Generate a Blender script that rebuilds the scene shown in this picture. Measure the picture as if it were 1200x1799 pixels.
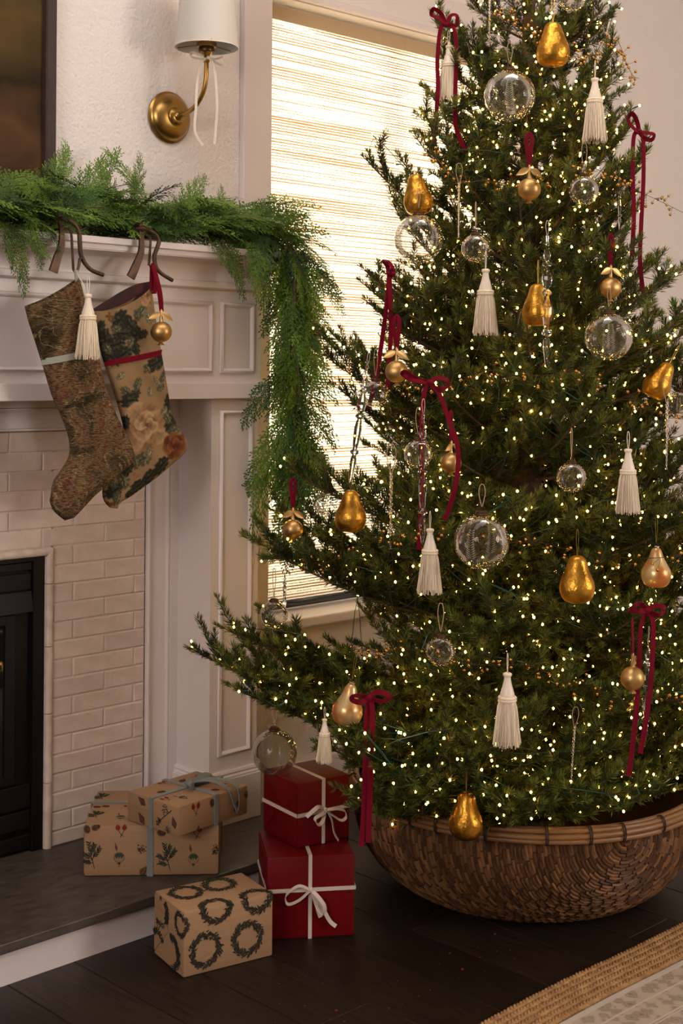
import bpy, bmesh, math, random
import numpy as np
from mathutils import Matrix, Vector

for _o in list(bpy.data.objects):
    bpy.data.objects.remove(_o, do_unlink=True)
scene = bpy.context.scene
COL = scene.collection
random.seed(7)
RNG = np.random.default_rng(11)
PI = math.pi

# ------------------------------------------------------------------ camera
YAW, ROLL, F_PX, HZ = 0.774358, 0.0073719, 2420.4, 648.86
cam_d = bpy.data.cameras.new('camera')
cam_d.sensor_fit = 'VERTICAL'
cam_d.sensor_height = 36.0
cam_d.lens = F_PX / 1799 * 36.0
cam_d.shift_y = -(899.5 - HZ) / 1799
cam_d.clip_start = 0.05
cam = bpy.data.objects.new('camera', cam_d)
COL.objects.link(cam)
FW = Vector((math.sin(YAW), math.cos(YAW), 0))
RT = Vector((math.cos(YAW), -math.sin(YAW), 0))
UP = Vector((0, 0, 1))
_r = RT * math.cos(ROLL) + UP * math.sin(ROLL)
_u = UP * math.cos(ROLL) - RT * math.sin(ROLL)
_m = Matrix((_r, _u, -FW)).transposed().to_4x4()
_m.translation = (0, 0, 1.2)
cam.matrix_world = _m
scene.camera = cam

# ------------------------------------------------------------------ world, exposure, daylight
world = bpy.data.worlds.new('world')
scene.world = world
world.use_nodes = True
world.node_tree.nodes['Background'].inputs[0].default_value = (0.80, 0.88, 1.0, 1)
world.node_tree.nodes['Background'].inputs[1].default_value = 1.0
scene.view_settings.view_transform = 'Standard'
scene.view_settings.look = 'None'
scene.view_settings.exposure = 0.2
scene.view_settings.gamma = 1.0
scene.view_settings.use_curve_mapping = False
try:
    scene.cycles.use_denoising = True
    scene.cycles.max_bounces = 7
    scene.cycles.diffuse_bounces = 3
    scene.cycles.glossy_bounces = 3
    scene.cycles.transmission_bounces = 6
    scene.cycles.transparent_max_bounces = 14
    scene.cycles.use_adaptive_sampling = True
    scene.cycles.adaptive_threshold = 0.08
    scene.cycles.caustics_reflective = False
    scene.cycles.caustics_refractive = False
    scene.cycles.sample_clamp_indirect = 6.0
except Exception:
    pass

def area(name, loc, target, sx, sy, power, color):
    d = bpy.data.lights.new(name, 'AREA')
    d.shape = 'RECTANGLE'; d.size = sx; d.size_y = sy
    d.energy = power; d.color = color
    o = bpy.data.objects.new(name, d)
    COL.objects.link(o)
    o.location = loc
    o.rotation_euler = (Vector(target) - Vector(loc)).to_track_quat('-Z', 'Y').to_euler()
    return o
# side daylight assumed, daylight behind the blind; overhead and rear fills added
area('assumed_side_daylight', (-2.32, 0.75, 1.95), (2.0, 1.6, 1.35), 2.2, 1.2, 80, (1.0, 0.90, 0.845))  # unseen lamp at the solid, windowless left wall; daylight from there is assumed
area('overhead_fill', (1.7, 1.75, 2.72), (1.75, 2.05, 0.0), 1.7, 0.7, 13, (1.0, 0.91, 0.86))  # unseen lamp under the closed ceiling, added to brighten the upper wall
area('rear_fill', (3.9, -2.92, 1.9), (3.9, 2.7, 1.8), 1.4, 1.4, 75, (1.0, 0.93, 0.86))  # unseen lamp at the solid rear wall, added to brighten the right-hand wall
area('daylight_behind_blind', (2.98, 3.15, 1.55), (2.98, 2.0, 1.55), 1.25, 1.7, 155, (1.0, 0.965, 0.90))

# ------------------------------------------------------------------ materials
MATS = {}
def nodes_of(name):
    m = bpy.data.materials.new(name); m.use_nodes = True
    MATS[name] = m
    nt = m.node_tree
    return m, nt, nt.nodes['Principled BSDF'], nt.nodes['Material Output']
def mat(name, col, rough=0.5, metal=0.0, col2=None, nscale=8.0, stretch=(1, 1, 1), contrast=(0.35, 0.65),
        bump=0.0, bscale=60.0, bstretch=None, sheen=0.0, spec=0.5, coords='Object', rnd=0.0, detail=4.0, bdist=0.002):
    m, nt, b, out = nodes_of(name)
    N, L = nt.nodes, nt.links
    b.inputs['Base Color'].default_value = (*col, 1)
    b.inputs['Roughness'].default_value = rough
    b.inputs['Metallic'].default_value = metal
    b.inputs['Specular IOR Level'].default_value = spec
    if sheen:
        b.inputs['Sheen Weight'].default_value = sheen
        b.inputs['Sheen Roughness'].default_value = 0.4
        b.inputs['Sheen Tint'].default_value = (*[min(1, c * 2 + 0.1) for c in col], 1)
    tc = N.new('ShaderNodeTexCoord')
    src = None
    if col2 is not None:
        mp = N.new('ShaderNodeMapping'); mp.inputs['Scale'].default_value = stretch
        L.new(tc.outputs[coords], mp.inputs['Vector'])
        no = N.new('ShaderNodeTexNoise'); no.inputs['Scale'].default_value = nscale; no.inputs['Detail'].default_value = detail
        L.new(mp.outputs[0], no.inputs['Vector'])
        rp = N.new('ShaderNodeValToRGB')
        rp.color_ramp.elements[0].position = contrast[0]; rp.color_ramp.elements[0].color = (*col, 1)
        rp.color_ramp.elements[1].position = contrast[1]; rp.color_ramp.elements[1].color = (*col2, 1)
        L.new(no.outputs['Fac'], rp.inputs['Fac'])
        src = rp.outputs['Color']
    if rnd:
        oi = N.new('ShaderNodeObjectInfo')
        mr = N.new('ShaderNodeMapRange'); mr.inputs['To Min'].default_value = 1 - rnd; mr.inputs['To Max'].default_value = 1 + rnd
        L.new(oi.outputs['Random'], mr.inputs['Value'])
        hs = N.new('ShaderNodeHueSaturation')
        if src is None: hs.inputs['Color'].default_value = (*col, 1)
        else: L.new(src, hs.inputs['Color'])
        L.new(mr.outputs[0], hs.inputs['Value'])
        src = hs.outputs['Color']
    if src is not None: L.new(src, b.inputs['Base Color'])
    if bump:
        mp2 = N.new('ShaderNodeMapping'); mp2.inputs['Scale'].default_value = bstretch or (1, 1, 1)
        L.new(tc.outputs[coords], mp2.inputs['Vector'])
        n2 = N.new('ShaderNodeTexNoise'); n2.inputs['Scale'].default_value = bscale; n2.inputs['Detail'].default_value = 3
        L.new(mp2.outputs[0], n2.inputs['Vector'])
        bp = N.new('ShaderNodeBump'); bp.inputs['Strength'].default_value = bump; bp.inputs['Distance'].default_value = bdist
        L.new(n2.outputs['Fac'], bp.inputs['Height']); L.new(bp.outputs[0], b.inputs['Normal'])
    return m
def vcol_mat(name, rough=0.8, bump=0.3, bscale=500, sheen=0.0, translucent=0.0):
    m, nt, b, out = nodes_of(name)
    a = nt.nodes.new('ShaderNodeVertexColor'); a.layer_name = 'dye'
    nt.links.new(a.outputs['Color'], b.inputs['Base Color'])
    b.inputs['Roughness'].default_value = rough
    b.inputs['Specular IOR Level'].default_value = 0.2
    if bump:
        tc = nt.nodes.new('ShaderNodeTexCoord')
        n2 = nt.nodes.new('ShaderNodeTexNoise'); n2.inputs['Scale'].default_value = bscale
        nt.links.new(tc.outputs['Object'], n2.inputs['Vector'])
        bp = nt.nodes.new('ShaderNodeBump'); bp.inputs['Strength'].default_value = bump; bp.inputs['Distance'].default_value = 0.001
        nt.links.new(n2.outputs['Fac'], bp.inputs['Height']); nt.links.new(bp.outputs[0], b.inputs['Normal'])
    return m

mat('wall_paint', (0.82, 0.745, 0.70), 0.75, bump=0.9, bscale=120, bdist=0.004, spec=0.25)
mat('ceiling_paint', (0.85, 0.81, 0.77), 0.8)
mat('trim_paint', (0.74, 0.652, 0.628), 0.42, bump=0.04, bscale=30, bstretch=(12, 12, 0.5))
mat('brick_limestone', (0.65, 0.525, 0.45), 0.62, col2=(0.75, 0.62, 0.545), nscale=22, bump=0.35, bscale=90, rnd=0.07)
mat('grout', (0.70, 0.58, 0.50), 0.9, bump=0.3, bscale=200)
mat('bullnose_stone', (0.60, 0.48, 0.40), 0.5, col2=(0.74, 0.63, 0.55), nscale=30, bump=0.3, bscale=70)
mat('black_metal', (0.004, 0.004, 0.004), 0.45, spec=0.22)
mat('black_metal_sheen', (0.005, 0.0045, 0.0045), 0.5, spec=0.25)
mat('hearth_stone', (0.036, 0.028, 0.021), 0.48, col2=(0.088, 0.070, 0.053), nscale=14, stretch=(1.5, 4, 4), bump=0.25, bscale=45, contrast=(0.3, 0.75), detail=8)
mat('wood_floor', (0.007, 0.0045, 0.0033), 0.46, col2=(0.030, 0.0165, 0.0095), nscale=9, stretch=(14, 1.2, 4), bump=0.25, bscale=14, bstretch=(16, 1, 4), rnd=0.35, contrast=(0.3, 0.8), spec=0.3, detail=7)
mat('floor_gap', (0.16, 0.115, 0.085), 0.8)
mat('dark_wood_frame', (0.026, 0.012, 0.009), 0.65, col2=(0.045, 0.021, 0.014), nscale=10, stretch=(30, 30, 1))
mat('brass', (0.42, 0.25, 0.075), 0.30, metal=1.0, col2=(0.33, 0.19, 0.055), nscale=14)
mat('brass_dark', (0.10, 0.055, 0.02), 0.4, metal=1.0)
mat('shade_inner', (0.75, 0.74, 0.72), 0.9)
mat('iron_bronze', (0.055, 0.033, 0.022), 0.5, metal=0.6, col2=(0.12, 0.06, 0.035), nscale=40, bump=0.4, bscale=90)
mat('cedar_leaf', (0.045, 0.105, 0.010), 0.6, col2=(0.125, 0.215, 0.022), nscale=9, rnd=0.4, spec=0.3)
mat('cedar_leaf_dark', (0.014, 0.046, 0.008), 0.6, col2=(0.045, 0.100, 0.016), nscale=9, rnd=0.35, spec=0.3)
mat('cedar_stem', (0.07, 0.045, 0.02), 0.7)
mat('spruce_needle', (0.020, 0.033, 0.0055), 0.5, col2=(0.070, 0.084, 0.016), nscale=10, rnd=0.45, spec=0.12, contrast=(0.3, 0.8))
mat('spruce_tip', (0.092, 0.115, 0.018), 0.6, col2=(0.175, 0.185, 0.034), nscale=10, rnd=0.3, spec=0.12)
mat('spruce_bark', (0.055, 0.030, 0.018), 0.85, col2=(0.10, 0.058, 0.034), nscale=60, bump=0.4, bscale=150)
mat('light_wire', (0.012, 0.065, 0.035), 0.4)
mat('kraft_paper', (0.33, 0.192, 0.100), 0.6, col2=(0.37, 0.218, 0.116), nscale=4, stretch=(1, 1, 30), bump=0.06, bscale=12, spec=0.3)
mat('red_paper', (0.115, 0.0018, 0.0040), 0.42, col2=(0.140, 0.0025, 0.005), nscale=6, bump=0.05, bscale=10, spec=0.2)
mat('red_velvet', (0.145, 0.002, 0.012), 0.75, sheen=0.6, spec=0.1)
mat('grey_velvet', (0.20, 0.21, 0.20), 0.7, sheen=0.5, spec=0.1)
mat('white_ribbon', (0.62, 0.52, 0.44), 0.6, bump=0.1, bscale=400)
mat('cream_silk', (0.82, 0.70, 0.56), 0.35)
mat('cream_fringe', (0.92, 0.79, 0.61), 0.6, col2=(0.85, 0.69, 0.50), nscale=60, stretch=(6, 6, 0.6))
mat('sage_trim', (0.27, 0.28, 0.22), 0.75, sheen=0.3)
mat('twine', (0.42, 0.29, 0.17), 0.8)
mat('gold_leaf', (0.62, 0.315, 0.042), 0.34, metal=1.0, col2=(0.24, 0.10, 0.014), nscale=36, bump=0.6, bscale=110, contrast=(0.42, 0.72), detail=9, bdist=0.003)
mat('gold_satin', (0.62, 0.40, 0.165), 0.42, metal=1.0, col2=(0.48, 0.29, 0.10), nscale=30, bump=0.08, bscale=80)
mat('gold_bead', (0.55, 0.30, 0.07), 0.25, metal=1.0)
mat('gold_thread', (0.75, 0.48, 0.10), 0.35, metal=1.0)
mat('copper_cap', (0.10, 0.055, 0.032), 0.5, metal=0.9, bump=0.3, bscale=200)
mat('print_green', (0.045, 0.060, 0.035), 0.9, spec=0.05)
mat('print_dark', (0.030, 0.030, 0.024), 0.9, spec=0.05)
mat('print_red', (0.24, 0.028, 0.022), 0.9, spec=0.05)
mat('print_brown', (0.135, 0.060, 0.034), 0.9, spec=0.05)
mat('print_umber', (0.055, 0.030, 0.020), 0.9, spec=0.05)
mat('print_tan', (0.27, 0.18, 0.095), 0.9, spec=0.05)
mat('print_sage', (0.17, 0.165, 0.11), 0.9, spec=0.05)
mat('basket_reed', (0.085, 0.034, 0.013), 0.6, col2=(0.27, 0.125, 0.050), nscale=48, stretch=(1, 1, 1.3), bump=0.25, bscale=160, contrast=(0.35, 0.72))
mat('basket_base', (0.045, 0.019, 0.008), 0.8)
mat('bamboo_rim', (0.17, 0.078, 0.026), 0.42, col2=(0.26, 0.125, 0.046), nscale=6, bump=0.15, bscale=40)
mat('rim_wrap', (0.030, 0.017, 0.012), 0.6)
mat('jute', (0.29, 0.145, 0.050), 0.85, col2=(0.44, 0.25, 0.10), nscale=50, bump=0.4, bscale=260)
mat('rug_bind', (0.52, 0.43, 0.35), 0.9, bump=0.4, bscale=300)
mat('pane_black', (0.010, 0.008, 0.008), 0.04, spec=0.5)
mat('ember_log', (0.05, 0.03, 0.025), 0.9, bump=0.6, bscale=40)
mat('sheer_ribbon', (0.72, 0.62, 0.52), 0.6)
mat('window_white', (0.75, 0.70, 0.66), 0.4)
mat('hem_bar', (0.05, 0.055, 0.065), 0.15, spec=0.7)
mat('crumb', (0.20, 0.004, 0.012), 0.6)
thin_frost = None

# lamp shade, off: linen that lets light through
m, nt, b, out = nodes_of('shade_linen')
tr = nt.nodes.new('ShaderNodeBsdfTranslucent'); tr.inputs[0].default_value = (0.85, 0.80, 0.73, 1)
df = nt.nodes.new('ShaderNodeBsdfDiffuse'); df.inputs[0].default_value = (0.86, 0.82, 0.76, 1)
mx = nt.nodes.new('ShaderNodeMixShader'); mx.inputs[0].default_value = 0.35
nt.links.new(df.outputs[0], mx.inputs[1]); nt.links.new(tr.outputs[0], mx.inputs[2]); nt.links.new(mx.outputs[0], out.inputs[0])

# thin blown glass
def thin_glass(name, tint=(1, 1, 1), ior=1.5, haze=0.03, boost=1.0, rough=0.02):
    m, nt, b, out = nodes_of(name)
    N, L = nt.nodes, nt.links
    t = N.new('ShaderNodeBsdfTransparent'); t.inputs[0].default_value = (*tint, 1)
    g = N.new('ShaderNodeBsdfGlossy'); g.inputs['Roughness'].default_value = rough
    fr = N.new('ShaderNodeFresnel'); fr.inputs['IOR'].default_value = ior
    mu = N.new('ShaderNodeMath'); mu.operation = 'MULTIPLY'; mu.inputs[1].default_value = boost; mu.use_clamp = True
    L.new(fr.outputs[0], mu.inputs[0])
    m1 = N.new('ShaderNodeMixShader'); L.new(mu.outputs[0], m1.inputs[0]); L.new(t.outputs[0], m1.inputs[1]); L.new(g.outputs[0], m1.inputs[2])
    d = N.new('ShaderNodeBsdfTranslucent'); d.inputs[0].default_value = (0.9, 0.87, 0.82, 1)
    m2 = N.new('ShaderNodeMixShader'); m2.inputs[0].default_value = haze
    L.new(m1.outputs[0], m2.inputs[1]); L.new(d.outputs[0], m2.inputs[2]); L.new(m2.outputs[0], out.inputs[0])
    # uneven blown surface
    tc = N.new('ShaderNodeTexCoord'); no = N.new('ShaderNodeTexNoise'); no.inputs['Scale'].default_value = 45
    L.new(tc.outputs['Object'], no.inputs['Vector'])
    bp = N.new('ShaderNodeBump'); bp.inputs['Strength'].default_value = 0.35; bp.inputs['Distance'].default_value = 0.004
    L.new(no.outputs['Fac'], bp.inputs['Height']); L.new(bp.outputs[0], g.inputs['Normal'])
    return m
thin_glass('blown_glass', (0.92, 0.92, 0.91), 1.36, 0.05, 0.7)
thin_glass('window_glass', (0.97, 0.98, 0.98), 1.45, 0.0, 1.0)
m, nt, b, out = nodes_of('crystal')
b.inputs['Base Color'].default_value = (1, 0.985, 0.96, 1); b.inputs['Roughness'].default_value = 0.03
b.inputs['Transmission Weight'].default_value = 1.0; b.inputs['IOR'].default_value = 1.42
# painted glass pear: pale gold with rosy blushes
m, nt, b, out = nodes_of('painted_pear')
tc = nt.nodes.new('ShaderNodeTexCoord')
no = nt.nodes.new('ShaderNodeTexNoise'); no.inputs['Scale'].default_value = 26; no.inputs['Detail'].default_value = 1
nt.links.new(tc.outputs['Object'], no.inputs['Vector'])
rp = nt.nodes.new('ShaderNodeValToRGB'); e = rp.color_ramp.elements
e[0].position = 0.45; e[0].color = (0.60, 0.43, 0.19, 1); e[1].position = 0.64; e[1].color = (0.60, 0.20, 0.045, 1)
nt.links.new(no.outputs['Fac'], rp.inputs['Fac']); nt.links.new(rp.outputs[0], b.inputs['Base Color'])
b.inputs['Metallic'].default_value = 0.55; b.inputs['Roughness'].default_value = 0.33
b.inputs['Coat Weight'].default_value = 0.4
m, nt, b, out = nodes_of('frost')
tr = nt.nodes.new('ShaderNodeBsdfTransparent'); df = nt.nodes.new('ShaderNodeBsdfTranslucent'); df.inputs[0].default_value = (0.85, 0.80, 0.72, 1)
d2 = nt.nodes.new('ShaderNodeBsdfDiffuse'); d2.inputs[0].default_value = (0.8, 0.76, 0.7, 1)
ms = nt.nodes.new('ShaderNodeMixShader'); ms.inputs[0].default_value = 0.5; nt.links.new(df.outputs[0], ms.inputs[1]); nt.links.new(d2.outputs[0], ms.inputs[2])
mx = nt.nodes.new('ShaderNodeMixShader'); mx.inputs[0].default_value = 0.42; nt.links.new(tr.outputs[0], mx.inputs[1]); nt.links.new(ms.outputs[0], mx.inputs[2]); nt.links.new(mx.outputs[0], out.inputs[0])
# lit bulb
m, nt, b, out = nodes_of('bulb_glow')
em = nt.nodes.new('ShaderNodeEmission'); em.inputs[0].default_value = (1.0, 0.52, 0.085, 1); em.inputs[1].default_value = 32.0
nt.links.new(em.outputs[0], out.inputs[0])
# woven grass blind: light comes through it, fewer rays where the reeds lie thick
m, nt, b, out = nodes_of('woven_grass')
N, L = nt.nodes, nt.links
tc = N.new('ShaderNodeTexCoord')
mp = N.new('ShaderNodeMapping'); mp.inputs['Scale'].default_value = (1.6, 1.0, 118)
L.new(tc.outputs['Object'], mp.inputs['Vector'])
n1 = N.new('ShaderNodeTexNoise'); n1.inputs['Scale'].default_value = 1.0; n1.inputs['Detail'].default_value = 2.0
L.new(mp.outputs[0], n1.inputs['Vector'])
wv = N.new('ShaderNodeTexWave'); wv.wave_type = 'BANDS'; wv.bands_direction = 'Z'; wv.inputs['Scale'].default_value = 41.0
wv.inputs['Distortion'].default_value = 0.7; wv.inputs['Detail'].default_value = 1.0; wv.inputs['Detail Scale'].default_value = 0.5
L.new(tc.outputs['Object'], wv.inputs['Vector'])
n2 = N.new('ShaderNodeTexNoise'); n2.inputs['Scale'].default_value = 190; n2.inputs['Detail'].default_value = 1
L.new(tc.outputs['Object'], n2.inputs['Vector'])
a1 = N.new('ShaderNodeMath'); a1.operation = 'MULTIPLY'; L.new(wv.outputs['Fac'], a1.inputs[0]); a1.inputs[1].default_value = 0.42
a2 = N.new('ShaderNodeMath'); a2.operation = 'ADD'; L.new(a1.outputs[0], a2.inputs[0]); L.new(n1.outputs['Fac'], a2.inputs[1])
a3 = N.new('ShaderNodeMath'); a3.operation = 'MULTIPLY_ADD'; L.new(n2.outputs['Fac'], a3.inputs[0]); a3.inputs[1].default_value = 0.30; L.new(a2.outputs[0], a3.inputs[2])
rp = N.new('ShaderNodeValToRGB'); e = rp.color_ramp.elements
e[0].position = 0.90; e[0].color = (0.88, 0.82, 0.70, 1); e[1].position = 1.10; e[1].color = (0.33, 0.20, 0.085, 1)
L.new(a3.outputs[0], rp.inputs['Fac'])
tr = N.new('ShaderNodeBsdfTranslucent'); L.new(rp.outputs[0], tr.inputs[0])
df = N.new('ShaderNodeBsdfDiffuse'); L.new(rp.outputs[0], df.inputs[0])
mx = N.new('ShaderNodeMixShader'); mx.inputs[0].default_value = 0.72
L.new(df.outputs[0], mx.inputs[1]); L.new(tr.outputs[0], mx.inputs[2]); L.new(mx.outputs[0], out.inputs[0])
mat('blind_tape', (0.50, 0.36, 0.21), 0.8, bump=0.3, bscale=300)
# painted landscape
m, nt, b, out = nodes_of('landscape_paint')
N, L = nt.nodes, nt.links
tc = N.new('ShaderNodeTexCoord'); sp = N.new('ShaderNodeSeparateXYZ'); L.new(tc.outputs['Object'], sp.inputs[0])
no = N.new('ShaderNodeTexNoise'); no.inputs['Scale'].default_value = 3.2; no.inputs['Detail'].default_value = 3
L.new(tc.outputs['Object'], no.inputs['Vector'])
ma = N.new('ShaderNodeMath'); ma.operation = 'MULTIPLY_ADD'; ma.inputs[1].default_value = 0.5; L.new(no.outputs['Fac'], ma.inputs[0]); L.new(sp.outputs['Z'], ma.inputs[2])
rp = N.new('ShaderNodeValToRGB'); cr = rp.color_ramp
cr.elements[0].position = 0.35; cr.elements[0].color = (0.055, 0.030, 0.016, 1)
cr.elements[1].position = 0.98; cr.elements[1].color = (0.30, 0.20, 0.125, 1)
for pz, c in ((0.48, (0.10, 0.05, 0.024)), (0.56, (0.028, 0.019, 0.010)), (0.68, (0.10, 0.062, 0.022)), (0.78, (0.060, 0.044, 0.018)), (0.86, (0.20, 0.125, 0.07))):
    el = cr.elements.new(pz); el.color = (*c, 1)
L.new(ma.outputs[0], rp.inputs['Fac']); L.new(rp.outputs[0], b.inputs['Base Color']); b.inputs['Roughness'].default_value = 0.85; b.inputs['Specular IOR Level'].default_value = 0.08
# chenille tapestry of the left stocking
m, nt, b, out = nodes_of('chenille')
N, L = nt.nodes, nt.links
tc = N.new('ShaderNodeTexCoord')
mp = N.new('ShaderNodeMapping'); mp.inputs['Rotation'].default_value = (0, 0.36, 0); mp.inputs['Scale'].default_value = (120, 120, 480)
L.new(tc.outputs['Object'], mp.inputs['Vector'])
n1 = N.new('ShaderNodeTexNoise'); n1.inputs['Scale'].default_value = 1.0; n1.inputs['Detail'].default_value = 3; L.new(mp.outputs[0], n1.inputs['Vector'])
n2 = N.new('ShaderNodeTexNoise'); n2.inputs['Scale'].default_value = 13; n2.inputs['Detail'].default_value = 4; n2.inputs['Distortion'].default_value = 0.8; L.new(tc.outputs['Object'], n2.inputs['Vector'])
n3 = N.new('ShaderNodeTexNoise'); n3.inputs['Scale'].default_value = 9; n3.inputs['Detail'].default_value = 2; n3.inputs['Distortion'].default_value = 2.5; L.new(tc.outputs['Object'], n3.inputs['Vector'])
r2 = N.new('ShaderNodeValToRGB'); cr = r2.color_ramp
cr.elements[0].position = 0.3; cr.elements[0].color = (0.036, 0.025, 0.012, 1); cr.elements[1].position = 0.72; cr.elements[1].color = (0.19, 0.118, 0.056, 1)
for pz, c in ((0.40, (0.075, 0.052, 0.025)), (0.46, (0.13, 0.088, 0.042)), (0.52, (0.125, 0.056, 0.034)), (0.58, (0.14, 0.092, 0.045))):
    el = cr.elements.new(pz); el.color = (*c, 1)
L.new(n2.outputs['Fac'], r2.inputs['Fac'])
r3 = N.new('ShaderNodeValToRGB'); cr = r3.color_ramp
cr.elements[0].position = 0.485; cr.elements[0].color = (0, 0, 0, 1); cr.elements[1].position = 0.515; cr.elements[1].color = (0, 0, 0, 1)
el = cr.elements.new(0.50); el.color = (1, 1, 1, 1)
L.new(n3.outputs['Fac'], r3.inputs['Fac'])
m1 = N.new('ShaderNodeMixRGB'); m1.inputs['Color2'].default_value = (0.24, 0.165, 0.085, 1); L.new(r3.outputs[0], m1.inputs['Fac']); L.new(r2.outputs[0], m1.inputs['Color1'])
r1 = N.new('ShaderNodeValToRGB'); r1.color_ramp.elements[0].position = 0.36; r1.color_ramp.elements[0].color = (0.38, 0.37, 0.35, 1); r1.color_ramp.elements[1].position = 0.6; r1.color_ramp.elements[1].color = (1.35, 1.3, 1.25, 1)
L.new(n1.outputs['Fac'], r1.inputs['Fac'])
m2 = N.new('ShaderNodeMixRGB'); m2.blend_type = 'MULTIPLY'; m2.inputs['Fac'].default_value = 1; L.new(m1.outputs[0], m2.inputs['Color1']); L.new(r1.outputs[0], m2.inputs['Color2'])
L.new(m2.outputs[0], b.inputs['Base Color']); b.inputs['Roughness'].default_value = 0.9; b.inputs['Specular IOR Level'].default_value = 0.1
bp = N.new('ShaderNodeBump'); bp.inputs['Strength'].default_value = 0.8; bp.inputs['Distance'].default_value = 0.003
L.new(n1.outputs['Fac'], bp.inputs['Height']); L.new(bp.outputs[0], b.inputs['Normal'])
vcol_mat('floral_tapestry', 0.85, 0.4, 700)
vcol_mat('reed_tones', 0.55, 0.35, 260)
mat('stocking_lining', (0.022, 0.012, 0.009), 0.9, col2=(0.07, 0.010, 0.012), nscale=30)
# faded pattern of the rug field
m, nt, b, out = nodes_of('rug_field')
N, L = nt.nodes, nt.links
tc = N.new('ShaderNodeTexCoord')
v1 = N.new('ShaderNodeTexVoronoi'); v1.inputs['Scale'].default_value = 34; v1.distance = 'MANHATTAN'; L.new(tc.outputs['Object'], v1.inputs['Vector'])
n1 = N.new('ShaderNodeTexNoise'); n1.inputs['Scale'].default_value = 38; n1.inputs['Detail'].default_value = 7; n1.inputs['Roughness'].default_value = 0.75; L.new(tc.outputs['Object'], n1.inputs['Vector'])
ad = N.new('ShaderNodeMath'); ad.operation = 'MULTIPLY_ADD'; ad.inputs[1].default_value = 0.55; L.new(v1.outputs['Distance'], ad.inputs[0]); L.new(n1.outputs['Fac'], ad.inputs[2])
rp = N.new('ShaderNodeValToRGB'); cr = rp.color_ramp
cr.elements[0].position = 0.50; cr.elements[0].color = (0.21, 0.165, 0.125, 1); cr.elements[1].position = 1.0; cr.elements[1].color = (0.44, 0.355, 0.275, 1)
for pz, c in ((0.68, (0.36, 0.27, 0.19)), (0.8, (0.25, 0.215, 0.18)), (0.9, (0.42, 0.33, 0.25))):
    el = cr.elements.new(pz); el.color = (*c, 1)
L.new(ad.outputs[0], rp.inputs['Fac']); L.new(rp.outputs[0], b.inputs['Base Color']); b.inputs['Roughness'].default_value = 0.95
bp = N.new('ShaderNodeBump'); bp.inputs['Strength'].default_value = 0.5; bp.inputs['Distance'].default_value = 0.003
L.new(n1.outputs['Fac'], bp.inputs['Height']); L.new(bp.outputs[0], b.inputs['Normal'])

# ------------------------------------------------------------------ mesh helpers
ORG = {}
def vec(a): return np.asarray(a, float)
def unit(a):
    a = vec(a); n = np.linalg.norm(a)
    return a / n if n > 1e-12 else a
def smooth_path(pts, n=8, closed=False):
    P = vec(pts); k = len(P); out = []
    rng = range(k if closed else k - 1)
    for i in rng:
        if closed: p0, p1, p2, p3 = P[(i - 1) % k], P[i], P[(i + 1) % k], P[(i + 2) % k]
        else: p0, p1, p2, p3 = P[max(i - 1, 0)], P[i], P[i + 1], P[min(i + 2, k - 1)]
        for j in range(n):
            t = j / n
            out.append(0.5 * ((2 * p1) + (-p0 + p2) * t + (2 * p0 - 5 * p1 + 4 * p2 - p3) * t * t + (-p0 + 3 * p1 - 3 * p2 + p3) * t ** 3))
    if not closed: out.append(P[-1])
    return np.array(out)

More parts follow.
